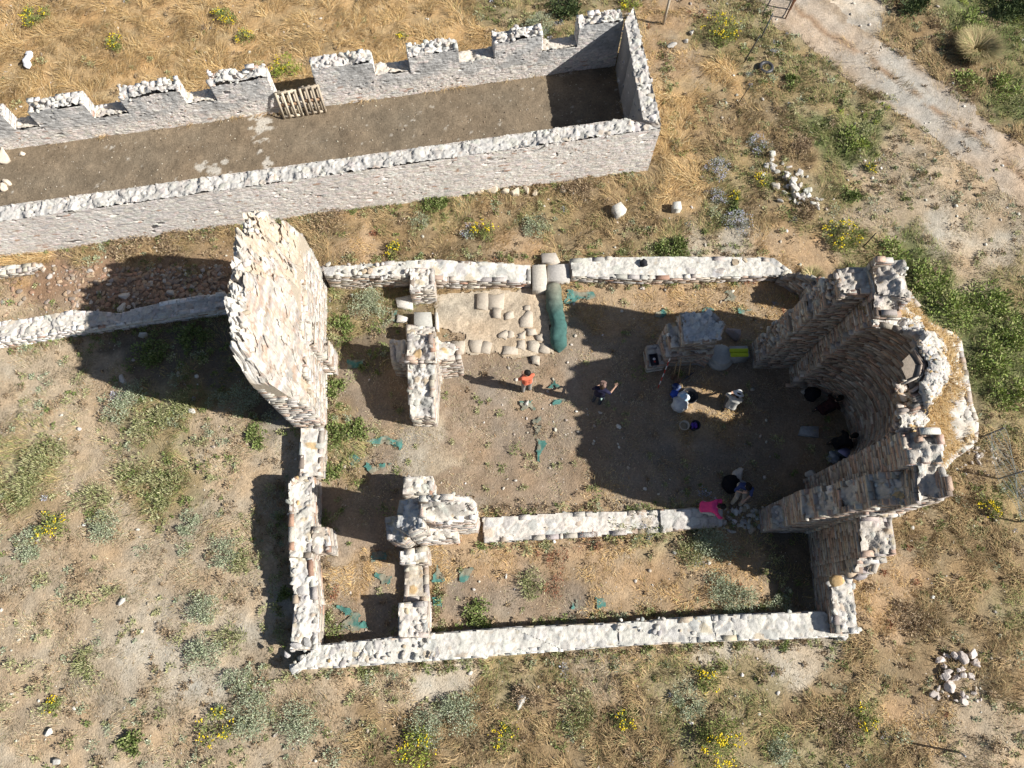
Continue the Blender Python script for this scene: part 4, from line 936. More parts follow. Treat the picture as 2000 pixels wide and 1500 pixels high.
tag(m.build("pebbles", M_ROCK), kind="stuff")
# fallen tile and stone in the strip beside the tall fragment
n = 2600; uu = rng.uniform(-30, 440, n); vv = rng.uniform(520, 625, n); lim = 612-.08*(uu-150); k = (vv < lim-4); uu, vv = uu[k], vv[k]
P3 = np.array([gxy(a, b) for a, b in zip(uu, vv)]); r = .03+.10*rng.random(len(P3))**2; dn = np.clip((uu-60)/200, .12, 1); k = rng.random(len(P3)) < dn; P3, r = P3[k], r[k]
m = MB(); rocks(m, np.stack([P3[:, 0], P3[:, 1], gz(P3[:, 0], P3[:, 1])+r*.2], 1), r, P_TILE(len(r)), flat=.3)
tag(m.build("tile_rubble", M_ROCK), kind="stuff")

# low weeds nobody could count ------------------------------------------------
def leaves(mb, c, d, L, w_, col, cup=.25):
    """diamond leaves: base point c, direction d, length L, width w"""
    n = len(c); d = d/(np.linalg.norm(d, axis=1)[:, None]+1e-9); up = np.array([0, 0, 1.0])
    s = np.cross(d, up+rng.normal(0, .35, (n, 3))); s /= np.linalg.norm(s, axis=1)[:, None]+1e-9
    L = np.broadcast_to(L, (n,))[:, None]; w_ = np.broadcast_to(w_, (n,))[:, None]
    V = np.stack([c, c+d*L*.55+s*w_/2, c+d*L, c+d*L*.55-s*w_/2], 1)
    mb.add(V.reshape(-1, 3), q=(np.arange(n)*4)[:, None]+np.array([[0, 1, 2, 3]]), c=np.repeat(np.broadcast_to(col, (n, 3)), 4, 0))
GREEN = pal((36, (.15, .20, .055)), (30, (.21, .26, .08)), (24, (.28, .30, .13)), (10, (.09, .12, .035)))
SAGE = pal((45, (.37, .41, .27)), (30, (.30, .34, .21)), (15, (.46, .48, .36)), (10, (.19, .22, .13)))
OLIVE = pal((40, (.38, .38, .19)), (30, (.30, .31, .14)), (20, (.46, .44, .26)), (10, (.18, .2, .08)))
LIME = pal((45, (.30, .36, .06)), (30, (.40, .42, .08)), (25, (.18, .25, .05)))
DRYP = pal((40, (.34, .25, .15)), (30, (.24, .17, .11)), (20, (.44, .34, .22)), (10, (.16, .12, .08)))
LILAC = pal((40, (.42, .42, .50)), (30, (.34, .34, .40)), (30, (.26, .28, .22)))
RED = pal((1, (.26, .10, .06)), (1, (.34, .16, .09)))
YEL = pal((60, (.72, .56, .03)), (40, (.60, .44, .02)))
def plant(mb, x, y, R, Hh, n, kindf, L=(.04, .09), w_=(.35, .6), up=.5, clump=9):
    """leaf clumps spread through a low uneven crown"""
    k = max(3, int(clump)); a = rng.random(k)*2*PI; rr = R*np.sqrt(rng.random(k))*.85
    hx, hy = x+rr*np.cos(a), y+rr*np.sin(a); hz = Hh*(1-.55*(rr/R)**2)*(.65+.5*rng.random(k)); cr = R*(.22+.25*rng.random(k))
    i = rng.integers(0, k, n); v = rng.normal(size=(n, 3)); v /= np.linalg.norm(v, axis=1)[:, None]; v *= (rng.random(n)**.45)[:, None]
    z = gz(hx, hy)[i]+np.maximum(.01, hz[i]*(.55+.45*v[:, 2]*1.0)*1.0)
    c = np.stack([hx[i]+v[:, 0]*cr[i], hy[i]+v[:, 1]*cr[i], z], 1)
    d = v+np.array([0, 0, up])+rng.normal(0, .3, (n, 3)); l = rng.uniform(L[0], L[1], n)
    leaves(mb, c, d, l, l*rng.uniform(w_[0], w_[1], n), kindf(n, .25))
m = MB(); NW = 15000; x = rng.uniform(-24, 26, NW); y = rng.uniform(-5.5, 28.5, NW); U_, V_ = uv_of(x, y)
k = (U_ > -60) & (U_ < 2060) & (V_ > -60) & (V_ < 1560) & free(x, y); x, y = x[k], y[k]; Wz = zone(x, y)
ki = (rng.random(len(x))[:, None] > np.cumsum(Wz, 1)).sum(1).clip(0, len(KN)-1)
for a, b, q in zip(x, y, ki):
    kd = KN[q]; pr = {'S': .14, 'T': .58, 'B': .22, 'D': .9, 'G': .8, 'M': 1.0, 'N': .16, 'O': .2, 'R': .0, 'U': .06, 'K': .8}[kd]
    if abs(float(track_d(np.array([a]), np.array([b]))[0])) < 1.1 and random.random() > .06: continue
    if random.random() > pr*(1.6*float(fbm(a*.5, b*.5, 160, 2))): continue
    r = random.choice([random.uniform(.05, .12), random.uniform(.05, .16), random.uniform(.10, .30)]); h = r*random.uniform(.5, 1.1)
    ch = {'S': [(DRYP, 5), (OLIVE, 2), (GREEN, 1)], 'T': [(OLIVE, 4), (SAGE, 2), (DRYP, 4), (GREEN, .8)], 'D': [(DRYP, 5), (OLIVE, 3), (GREEN, 1.3), (SAGE, 1)], 'G': [(GREEN, 4), (LIME, 3), (OLIVE, 3), (DRYP, 2)], 'M': [(GREEN, 3), (OLIVE, 3), (DRYP, 3), (SAGE, 1), (LILAC, .5)],
          'N': [(OLIVE, 2), (DRYP, 2), (GREEN, 1)], 'O': [(DRYP, 3), (OLIVE, 1), (RED, 1.4)], 'K': [(GREEN, 4), (OLIVE, 1), (SAGE, 1)]}.get(kd, [(OLIVE, 1), (DRYP, 1)])
    f = random.choices([c[0] for c in ch], [c[1] for c in ch])[0]
    if kd == 'G': r *= 1.5; h *= 1.5
    plant(m, a, b, r, h, int(420*r)+6, f, L=(.035, .10), w_=(.22, .5), clump=5)
for line, k in (([(560, 1318), (860, 1300), (1210, 1272), (1640, 1252)], 150), ([(548, 940), (552, 1300)], 40), ([(640, 1000), (642, 1250)], 40), ([(648, 560), (648, 900)], 60), ([(850, 1225), (1200, 1205), (1600, 1185)], 90), ([(640, 508), (1030, 504), (1120, 494), (1500, 494)], 120),
                ([(0, 500), (500, 440), (1000, 375), (1260, 340)], 190), ([(0, 690), (240, 645), (440, 620)], 70), ([(940, 1068), (1400, 1048)], 60), ([(950, 1000), (1280, 990)], 40), ([(1300, 90), (1320, 300)], 60), ([(1115, 560), (1500, 552)], 50), ([(860, 1130), (850, 1230)], 20)):
    L_ = np.array(line, float); seg = np.hypot(*np.diff(L_, axis=0).T); cum = np.concatenate([[0], np.cumsum(seg)])
    for _ in range(k):
        s = random.random()*cum[-1]; u = np.interp(s, cum, L_[:, 0])+random.gauss(0, 5); v = np.interp(s, cum, L_[:, 1])+random.gauss(0, 6); p = gxy(u, v); r = random.uniform(.05, .2)
        plant(m, p[0], p[1], r, r*random.uniform(.6, 1.2), int(380*r)+8, random.choices([GREEN, OLIVE, DRYP, SAGE], [3, 3, 5, 1])[0], L=(.03, .10), w_=(.2, .5), clump=5)
tag(m.build("low_weeds", M_LEAF), kind="stuff")

# grass rooted in the apse terrace ------------------------------------------
tm_ = MB(); pts = []
for _ in range(26000):
    i = random.randrange(nth2); j = random.randint(5, NRS-2); f, g_ = random.random(), random.random()
    p = np.array(rows[i][j])*(1-f)+np.array(rows[i+1][j+1])*f
    if math.hypot(p[0]-AC[0], p[1]-AC[1]) < 2.3 and in_window((ths2[i]+ths2[i+1])/2, p[2]): continue
    if float(fbm(p[0]*1.3, p[1]*1.3, 77, 3)) > .46+.1*random.random(): pts.append(p)
pts = np.array(pts); n = len(pts); hd = rng.random(n)*2*PI; Lg = rng.uniform(.10, .28, n)
V0 = pts; d1 = np.stack([np.cos(hd)*.75, np.sin(hd)*.75, .6+.4*rng.random(n)], 1); d2 = np.stack([np.cos(hd), np.sin(hd), .1*rng.random(n)], 1); wv = np.stack([-np.sin(hd), np.cos(hd), 0*hd], 1)*.009
V = np.stack([V0-wv, V0+wv, V0+d1*Lg[:, None]*.5-wv*.8, V0+d1*Lg[:, None]*.5+wv*.8, V0+d1*Lg[:, None]*.5+d2*Lg[:, None]*.5], 1); b = (np.arange(n)*5)[:, None]
tm_.add(V.reshape(-1, 3), q=b+np.array([[0, 1, 3, 2]]), t=b+np.array([[2, 3, 4]]), c=np.repeat(PALS[0](n, .25), 5, 0))
tag(tm_.build("wall_top_grass", M_GRASS), kind="stuff")

# ------------------------------------------------------------------ shrubs, one thing each
def stem_tubes(mb, x, y, R, Hh, k, col):
    z = float(gz(x, y))
    for _ in range(k):
        a = random.random()*2*PI; r = R*random.uniform(.3, .85)
        tube(mb, [(x, y, z-.03), (x+r*.4*math.cos(a), y+r*.4*math.sin(a), z+Hh*.45), (x+r*math.cos(a), y+r*math.sin(a), z+Hh*random.uniform(.6, .95))], [.012, .009, .004], col, n=4, cap=False)
def shrub(kind, u, v, rpx, label, name=None, hk=None):
    p = onground(u, v); R = rpx/57.0; spec = SH[kind]
    Hh = R*spec[1]*(hk or 1)
    t = thing(name or spec[0], label, spec[2], p, 0, spec[3])
    def link(mb, nm, mt_):
        o = mb.build(nm, mt_, t); o.matrix_parent_inverse = Matrix.Translation(-Vector(t.location)); return o
    m = MB(); stem_tubes(m, p[0], p[1], R, Hh, 7 if kind != 'straw' else 3, (.25, .19, .12)); link(m, "stems", M_LEAF)
    m = MB(); A = R*R
    if kind == 'sage': plant(m, p[0], p[1], R, Hh, int(5200*A)+150, SAGE, L=(.03, .075), w_=(.3, .5), clump=12+30*A)
    elif kind == 'olive':
        k_ = int(2400*A)+120; plant(m, p[0], p[1], R, Hh, k_, OLIVE, L=(.06, .16), w_=(.10, .2), clump=10+22*A, up=.9)
        plant(m, p[0], p[1], R*.8, Hh*.6, k_//3, GREEN, L=(.05, .10), w_=(.2, .4), clump=10)
    elif kind == 'green': plant(m, p[0], p[1], R, Hh, int(3600*A)+150, GREEN, L=(.05, .12), w_=(.35, .6), clump=10+20*A)
    elif kind == 'lush': plant(m, p[0], p[1], R, Hh, int(1500*A)+150, pal((34, (.21, .28, .065)), (28, (.27, .33, .09)), (14, (.12, .17, .045)), (24, (.36, .36, .16))), L=(.06, .15), w_=(.3, .5), clump=14+16*A)
    elif kind == 'dark': plant(m, p[0], p[1], R, Hh, int(2600*A)+200, pal((50, (.05, .075, .03)), (30, (.08, .11, .04)), (20, (.13, .16, .06))), L=(.06, .14), w_=(.35, .6), clump=16+12*A)
    elif kind in ('yellow', 'lime'): plant(m, p[0], p[1], R, Hh, int(2200*A)+140, LIME if kind == 'lime' else pal((40, (.24, .28, .08)), (30, (.32, .34, .12)), (30, (.16, .2, .06))), L=(.05, .13), w_=(.15, .35), clump=9+18*A, up=.8)
    elif kind == 'dry': plant(m, p[0], p[1], R, Hh, int(3000*A)+150, DRYP, L=(.05, .13), w_=(.12, .35), clump=10+20*A, up=.4)
    elif kind == 'lilac': plant(m, p[0], p[1], R, Hh, int(2600*A)+150, pal((40, (.30, .33, .26)), (35, (.38, .39, .40)), (25, (.22, .22, .15))), L=(.04, .09), w_=(.2, .4), clump=9+18*A)
    elif kind == 'red': plant(m, p[0], p[1], R, Hh, int(1600*A)+60, RED, L=(.04, .10), w_=(.15, .3), clump=7)
    elif kind == 'straw':
        n = int(5200*A)+150; a = rng.random(n)*2*PI; r0 = R*.35*np.sqrt(rng.random(n)); x = p[0]+r0*np.cos(a); y = p[1]+r0*np.sin(a)
        blades(m, x, y, R*(.6+.7*rng.random(n)), np.full(n, .45), a+rng.normal(0, .5, n), .010+.01*rng.random(n), pal((40, (.56, .44, .24)), (30, (.44, .35, .18)), (30, (.28, .29, .12)))(n, .2))
    if kind in ('yellow', 'lilac', 'lime') or spec[4]:
        n = int((150 if kind == 'yellow' else 60 if kind == 'lime' else 300)*A*1.2)+14; k = max(4, int(n/6)); a = rng.random(k)*2*PI; rr = R*np.sqrt(rng.random(k))*.95
        i = rng.integers(0, k, n); x = p[0]+(rr*np.cos(a))[i]+rng.normal(0, .06, n); y = p[1]+(rr*np.sin(a))[i]+rng.normal(0, .06, n)
        z = gz(x, y)+Hh*(1.05-.5*(rr[i]/R)**2)*(.8+.3*rng.random(n))
        if kind == 'lilac': rocks(m, np.stack([x, y, z], 1), rng.uniform(.012, .026, n), pal((1, (.42, .43, .58)), (1, (.52, .52, .62)))(n), ico=ICO1, flat=.8)
        else: rocks(m, np.stack([x, y, z], 1), rng.uniform(.018, .040, n), YEL(n), ico=ICO1, flat=.5)
    link(m, "foliage", M_LEAF)
    return t
SH = {'sage': ("grey_green_shrub", .75, "shrub", "grey-green shrubs on the dry ground", 0), 'olive': ("olive_shrub", .55, "shrub", "sprawling olive-green plants", 0),
      'green': ("green_shrub", .6, "shrub", "small green bushes", 0), 'lush': ("leafy_bush", .6, "bush", "leafy green growth beyond the apse", 0), 'dark': ("dark_bush", .8, "bush", "dark bushes along the track", 0),
      'yellow': ("yellow_flowered_plant", .8, "flowering plant", "yellow flowering plants", 1), 'lime': ("yellow_green_shrub", .8, "shrub", "yellow flowering plants", 1),
      'dry': ("dry_brown_shrub", .5, "shrub", "withered brown shrubs", 0), 'lilac': ("lilac_thistle_clump", .7, "flowering plant", "lilac thistle clumps", 1), 'red': ("reddish_dry_weed", .6, "weed", "reddish dry weeds in the aisle", 0),
      'straw': ("grass_tussock", .8, "grass tussock", "big grass tussocks", 0)}
SHRUBS = [
 ('sage', 372, 1022, 25, "round grey-green shrub left of the front wall's long shadow"),
 ('sage', 396, 1190, 31, "round grey-green shrub, upper of two big ones left of the front wall"),
 ('sage', 404, 1275, 35, "wide grey-green shrub, lower of two big ones beside bare grey earth"),
 ('sage', 463, 1330, 26, "small grey-green shrub below the bare grey earth patch, yellow bloom touching it"),
 ('sage', 497, 1394, 41, "largest grey-green shrub near the lower left corner of the church"),
 ('sage', 64, 1065, 30, "pale grey shrub beside a yellow bloom near the left edge"),
 ('sage', 208, 1030, 32, "greyish shrub right of the pale one at the left edge"),
 ('sage', 440, 1078, 30, "loose grey-green shrub between the round one and the wall shadow"),
 ('sage', 580, 1418, 36, "pale sprawling grey shrub directly below the church's bottom left corner"),
 ('sage', 835, 1420, 34, "blue-grey shrub directly above the lime-yellow bush"),
 ('sage', 900, 1388, 38, "silvery shrub right of the blue-grey one below the front wall"),
 ('sage', 722, 600, 38, "grey-green shrub in the bay between fragment and stub pier"),
 ('sage', 478, 782, 34, "grey-green shrub in the shade at the foot of the tall fragment"),
 ('sage', 262, 770, 28, "grey-green shrub at the lower edge of the fragment's shadow"),
 ('sage', 230, 805, 26, "faded grey shrub in the sun just below the fragment's shadow"),
 ('sage', 430, 785, 22, "pale grey shrub on the fragment's shadow edge above olive plants"),
 ('sage', 1392, 1060, 38, "grey-green shrub in shade behind the kneeling person's footing"),
 ('sage', 1400, 1148, 32, "grey-green shrub in the sunny side aisle, left one"),
 ('sage', 1440, 1172, 34, "pale shrub leaning on the low white wall in the aisle"),
 ('sage', 1520, 1180, 22, "thin grey-green shrub in the dark aisle corner"),
 ('sage', 818, 432, 20, "small grey-green shrub below the long pink wall"),
 ('sage', 1048, 445, 30, "silvery shrub in the middle of the strip below the long wall"),
 ('sage', 1345, 1368, 30, "grey-green shrub next to yellow blooms below the low white wall"),
 ('sage', 1530, 1470, 26, "blue-grey shrub at the bottom edge among brown thistles"),
 ('sage', 1055, 52, 34, "grey shrub behind the last window pier of the long building"),
 ('olive', 345, 795, 40, "bushy olive-green plant below the fragment's shadow"),
 ('olive', 300, 830, 34, "olive-green plant left of the bushiest one below the shadow"),
 ('olive', 265, 925, 36, "olive plant with yellow tips on the left slope"),
 ('olive', 335, 940, 36, "wide olive plant right of the one with yellow tips"),
 ('olive', 320, 975, 26, "low olive plant directly above the round grey-green shrub"),
 ('olive', 90, 890, 44, "pale straw-olive sprawling plant at the left edge, upper"),
 ('olive', 45, 955, 44, "pale straw-olive sprawling plant at the left edge, lower"),
 ('olive', 190, 985, 38, "olive plant above the greyish shrub on the left"),
 ('olive', 475, 1095, 24, "olive plant beside the shadow of the front wall"),
 ('olive', 455, 1250, 26, "olive plant tucked beside the wide grey-green shrub"),
 ('olive', 170, 1290, 26, "faint olive plant alone on the lower left slope"),
 ('olive', 1120, 1390, 36, "feathery olive plant among dry thistles below the front wall"),
 ('olive', 1350, 1085, 30, "olive and yellow plant in the sunny part of the aisle"),
 ('olive', 1040, 1140, 28, "olive plant alone in the middle of the side aisle"),
 ('green', 655, 757, 20, "small green bush at the foot of the fragment's engaged pier"),
 ('green', 505, 853, 20, "small round green bush left of the low wall below the fragment"),
 ('green', 562, 1160, 14, "tiny green bush growing at the foot of the front wall"),
 ('green', 672, 640, 22, "green bush against the right foot of the tall fragment"),
 ('green', 665, 850, 26, "green bush beside the low wall below the fragment"),
 ('green', 705, 838, 22, "green bush right of the one beside the low wall"),
 ('green', 648, 922, 18, "green bush at the corner of the rubble wall"),
 ('green', 850, 397, 28, "dark leafy bush against the foot of the long pink wall"),
 ('green', 1312, 490, 34, "green bush growing behind the low white wall right of the doorway"),
 ('green', 935, 1200, 24, "green bush against the inner foot of the front wall"),
 ('green', 380, 665, 30, "green bush in deep shade below the boundary wall"),
 ('green', 300, 690, 32, "left green bush in the fragment's shadow"),
 ('green', 268, 1445, 22, "green bush with a dark left side near the bottom left"),
 ('green', 1545, 165, 20, "bright green bush on the verge left of the track"),
 ('green', 1660, 385, 22, "bright green bush beside the white stone heap"),
 ('lush', 1662, 275, 34, "bright green grassy bush on the slope below the track"),
 ('green', 1430, 410, 18, "small green bush between lilac clumps"),
 ('yellow', 107, 1030, 30, "bright yellow flowering plant at the left edge of the slope"),
 ('yellow', 425, 1418, 30, "green plant with a yellow crown left of the largest grey shrub"),
 ('lime', 815, 1465, 36, "lime-yellow bush at the bottom edge"),
 ('yellow', 108, 1380, 13, "small yellow bloom near the bottom left corner"),
 ('yellow', 75, 42, 34, "yellow bloom in the straw field at the top left corner"),
 ('yellow', 230, 90, 26, "yellow bloom in the straw field behind the second pier"),
 ('yellow', 440, 42, 30, "yellow bloom high in the straw field, middle one"),
 ('yellow', 478, 75, 22, "yellow bloom just right of the middle one in the straw"),
 ('lime', 560, 138, 36, "big yellow-green bush in the wall breach behind the pallets"),
 ('yellow', 785, 75, 14, "small yellow bloom behind a window pier of the long building"),
 ('yellow', 945, 455, 27, "yellow flowering plant in the strip above the doorway wall"),
 ('yellow', 770, 488, 22, "yellow flowering plant behind the left part of the low north wall"),
 ('yellow', 1398, 1448, 46, "largest yellow flowering plant, at the bottom right of centre"),
 ('yellow', 1378, 1325, 24, "yellow flowering plant below the low white wall"),
 ('yellow', 1215, 1400, 22, "thin yellow flowering plant left of the largest one"),
 ('yellow', 985, 1438, 26, "yellow flowering plant right of the lime-yellow bush"),
 ('yellow', 1685, 1400, 20, "sparse yellow flowering plant among brown thistles"),
 ('yellow', 1490, 358, 22, "yellow flowering plant hugging the white stone heap"),
 ('yellow', 1435, 385, 15, "small yellow bloom left of the white stone heap"),
 ('yellow', 1640, 465, 42, "yellow flowering thicket above the apse shoulder"),
 ('yellow', 1400, 68, 46, "wide yellow flowering thicket right of the long building"),
 ('lime', 1230, 12, 26, "yellow-green bush behind the far corner of the long building"),
 ('yellow', 1930, 985, 28, "yellow flowering plant near the wire fence at the right edge"),
 ('yellow', 1700, 330, 14, "bright yellow tuft on the bare slope under the track"),
 ('lilac', 1482, 285, 26, "lilac thistle clump just above the white stone heap"),
 ('lilac', 1400, 335, 30, "lilac thistle clump beside the path right of the long building"),
 ('lilac', 1405, 385, 22, "lilac thistle clump below the one beside the path"),
 ('lilac', 1440, 440, 34, "widest lilac thistle clump, above the low white wall's end"),
 ('lilac', 918, 455, 18, "small lilac clump touching a yellow plant in the upper strip"),
 ('dry', 640, 425, 44, "withered brown shrub at the foot of the long pink wall"),
 ('dry', 260, 478, 46, "withered brown shrub left of the tall fragment's tip"),
 ('dry', 350, 470, 40, "withered brown shrub closest left of the tall fragment"),
 ('dry', 1130, 372, 40, "withered brown shrub near the right end of the long pink wall"),
 ('dry', 1555, 290, 34, "withered brown shrub above the white stone heap"),
 ('dry', 1640, 1425, 40, "brown thistle thicket right of the largest yellow plant"),
 ('dry', 1030, 1370, 30, "brown thistle thicket below the front wall's middle"),
 ('dry', 1780, 1200, 34, "brown thicket right of the aisle corner"),
 ('dry', 1580, 415, 34, "brown shrub at the lower end of the white stone heap"),
 ('red', 1090, 1090, 22, "reddish weed in the aisle behind the arcade footing"),
 ('red', 1085, 1145, 20, "reddish weed right of the lone olive plant"),
 ('red', 1150, 1065, 24, "reddish weed against the arcade footing"),
 ('straw', 1900, 105, 52, "big fountain grass tussock right of the track"),
 ('straw', 1585, 545, 26, "dark tussock in the nook beside the apse shoulder"),
 ('lush', 1800, 545, 46, "leafy bush directly right of the apse shoulder"),
 ('lush', 1855, 610, 52, "largest leafy bush beyond the apse"),
 ('lush', 1925, 590, 44, "leafy bush at the upper right of the green belt"),
 ('lush', 1975, 650, 44, "leafy bush at the right edge of the green belt"),
 ('lush', 1930, 700, 46, "leafy bush in the middle of the green belt"),
 ('lush', 1975, 770, 40, "lowest leafy bush of the green belt"),
 ('lush', 1740, 500, 40, "leafy bush behind the apse shoulder's top"),
 ('lush', 1895, 45, 36, "leafy bush below the dark bush in the top right corner"),
 ('lush', 1960, 175, 36, "leafy bush right of the fountain grass tussock"),
 ('lush', 1885, 165, 34, "leafy bush under the fountain grass tussock"),
 ('dark', 1770, 10, 46, "dark bush at the top edge right of the track"),
 ('dark', 1975, 12, 60, "dark bush filling the top right corner"),
 ('dark', 1110, 20, 40, "dark bush behind the far end of the long building"),
]
for a in SHRUBS: shrub(*a)

# ------------------------------------------------------------------ stones, slabs and loose things
def solo(mb, name, label, cat, group=None, mt=None, smooth=False, loc=None):
    """one mesh that is a thing by itself; its origin goes to its base"""
    V = np.concatenate(mb.v); c = np.array([V[:, 0].mean(), V[:, 1].mean(), V[:, 2].min()]) if loc is None else np.asarray(loc, float)
    mb.v = [v-c for v in mb.v]; o = mb.build(name, mt or M_ROCK, None, smooth); o.location = c
    return tag(o, label, cat, group)
def rock_thing(p, r, label, group, col=None, name="loose_stone", flat=.7, cat="stone"):
    m = MB(); rocks(m, [np.asarray(p)+np.array([0, 0, r*flat*.45])], [r], P_RUB(1) if col is None else [col], flat=flat, ico=ICO3, rough=.5)
    return solo(m, name, label, cat, group)
for k in range(62):
    f = random.random(); u = 1500+80*f+random.gauss(0, 16); v = 318+88*f+random.gauss(0, 13); p = onground(u, v)
    d = abs((v-318)-(u-1500)*1.05)/30; p[2] += max(0, .28*(1-d)*random.random())
    rock_thing(p, random.choice([random.uniform(.07, .12), random.uniform(.12, .21)]), "white stone of the long heap on the slope below the track", "stones of the heap below the track")
for k in range(46):
    f = random.random(); u = 1868+28*math.sin(k)+random.gauss(0, 14); v = 1272+100*f; p = onground(u, v); p[2] += max(0, .22*(1-abs(u-1868)/40)*random.random())
    rock_thing(p, random.choice([random.uniform(.06, .11), random.uniform(.11, .2)]), "pinkish white stone of the heap in the lower right field", "stones of the heap in the lower right field", col=tuple(np.array((.60, .53, .48))*random.uniform(.8, 1.12)))
for k in range(34):
    u, v = 1915+random.gauss(0, 24), 892+random.gauss(0, 14); p = onground(u, v)
    rock_thing(p, random.uniform(.04, .10), "small pale rubble piece beside the wire fence", "rubble beside the wire fence", col=tuple(np.array((.52, .45, .38))*random.uniform(.75, 1.15)), name="rubble_piece", cat="rubble")
for u, v, r in ((922, 378, .18), (938, 374, .2), (962, 374, .26), (985, 376, .25), (1005, 380, .26), (1028, 374, .18), (1046, 378, .2), (1100, 372, .22)):
    rock_thing(onground(u, v), r, "cream stone block in the row fallen at the foot of the long pink wall", "fallen blocks below the long wall", col=tuple(np.array((.56, .48, .37))*random.uniform(.85, 1.15)))
for u, v, r, l in ((10, 310, .36, "big pale boulder at the left end of the earth floor"), (45, 303, .14, "small oblong stone right of the big pale boulder"), (10, 366, .24, "cream stone on the earth floor near the left edge, larger"), (16, 358, .2, "cream stone touching a larger one on the earth floor")):
    rock_thing(onground(u, v)+np.array([0, 0, .03]), r, l, "stones on the earth floor", col=(.62, .54, .44))
for u, v, r, l in ((1028, 789, .15, "rounded white stone on a green textile scrap in the nave"), (1573, 766, .2, "grey stone at the apse's left inner foot"), (1440, 930, .3, "grey block behind the dark haired seated person"), (1583, 928, .24, "dark grey stone in the apse's right inner corner"),
   (245, 580, .22, "grey boulder in the fragment's shadow above the boundary wall"), (237, 604, .2, "angular pale block leaning on the boundary wall in shadow"), (178, 590, .11, "small white block in the fragment's shadow"), (335, 572, .18, "pale upright stone just above the boundary wall"), (240, 740, .2, "grey boulder in the lower part of the fragment's shadow"), (280, 655, .2, "reddish stone below the boundary wall in shadow"),
   (378, 805, .16, "cream stone among olive plants below the fragment's shadow"), (100, 1430, .13, "white stone in the lower left corner, topmost"), (115, 1485, .17, "pale flat rock at the bottom left edge"), (240, 1175, .15, "pale flat rock in the middle of the left slope"), (1310, 92, .22, "weathered upright stone right of the long building"), (1338, 82, .14, "pale broken stone beside the weathered upright one"), (1350, 66, .16, "small grey stone beyond the pale broken one"), (1015, 1372, .24, "brown rock below the middle of the front wall")):
    rock_thing(onground(u, v), r, l, "single stones on the site", col=tuple(np.array((.56, .53, .48))*random.uniform(.75, 1.1)))
# squared blocks and slabs
def block(poly, z1, name, label, col, group=None, z0=None, cat="stone block"):
    """a dressed stone: outline in the photograph at the height of its top"""
    P = ccw([tuple(gxy(u, v, z1)) for u, v in poly]); n = len(P); c = np.mean(P, 0); zb = -.08 if z0 is None else z0; m = MB()
    ring = lambda s, z: [(c[0]+(p[0]-c[0])*s, c[1]+(p[1]-c[1])*s, z+random.uniform(-.008, .008)) for p in P]
    V = ring(1.0, zb)+ring(1.01, z1-.035)+ring(.955, z1)
    V = [tuple(np.array(v)+rng.normal(0, .006, 3)) for v in V]+[(c[0], c[1], z1+.004)]
    Q = [[r*n+i, r*n+(i+1) % n, (r+1)*n+(i+1) % n, (r+1)*n+i] for r in range(2) for i in range(n)]
    m.add(V, q=Q, t=[[2*n+i, 2*n+(i+1) % n, 3*n] for i in range(n)], c=np.array(col)*(.9+.2*rng.random((3*n+1, 1))))
    return solo(m, name, label, cat, group)
SL = "dressed blocks and slabs"
block([(1196, 402), (1213, 393), (1224, 408), (1206, 420)], .4, "stone_block", "white squared block lying in the strip below the long pink wall", (.68, .65, .58), SL)
block([(1315, 394), (1330, 393), (1332, 407), (1316, 408)], .3, "stone_block", "white block beside the path right of the long wall", (.66, .64, .58), SL)
block([(1039, 517), (1066, 516), (1068, 545), (1067, 565), (1040, 567)], .36, "threshold_block", "pale threshold block at the left side of the north doorway", (.58, .53, .45), SL)
block([(1069, 517), (1113, 514), (1113, 548), (1069, 550)], .26, "threshold_block", "grey threshold block in the north doorway", (.52, .49, .45), SL)
block([(1057, 495), (1085, 493), (1094, 511), (1059, 513)], .25, "stone_block", "grey block just outside the north doorway", (.48, .43, .37), SL)
block([(808, 609), (842, 609), (844, 637), (808, 638)], .32, "stone_slab", "square grey slab between stub pier and T shaped pier", (.44, .43, .39), SL)
block([(849, 610), (855, 610), (857, 643), (850, 643)], .22, "stone_slab", "narrow upright white slab right of the square grey slab", (.64, .60, .53), SL)
block([(772, 582), (804, 575), (806, 602), (776, 600)], .15, "stone_slab", "pale slab left of the stub pier, half in shade", (.58, .55, .5), SL)
block([(775, 613), (797, 620), (795, 627), (775, 629)], .10, "stone_slab", "small triangular white slab beside a green textile strip", (.64, .60, .54), SL)
block([(1425, 676), (1460, 675), (1465, 697), (1428, 700)], .5, "stone_block", "grey squared block carrying the lime yellow pad", (.36, .36, .35), SL)
block([(1567, 832), (1600, 832), (1600, 855), (1562, 848)], .16, "stone_slab", "grey slab on the dark apse floor", (.34, .36, .38), SL)
block([(1408, 993), (1411, 993), (1412, 1026), (1404, 1028), (1398, 994)], .27, "stone_slab", "smooth grey slab at the end of the arcade footing", (.44, .44, .43), SL)
PS = "paving slabs of the dug floor"
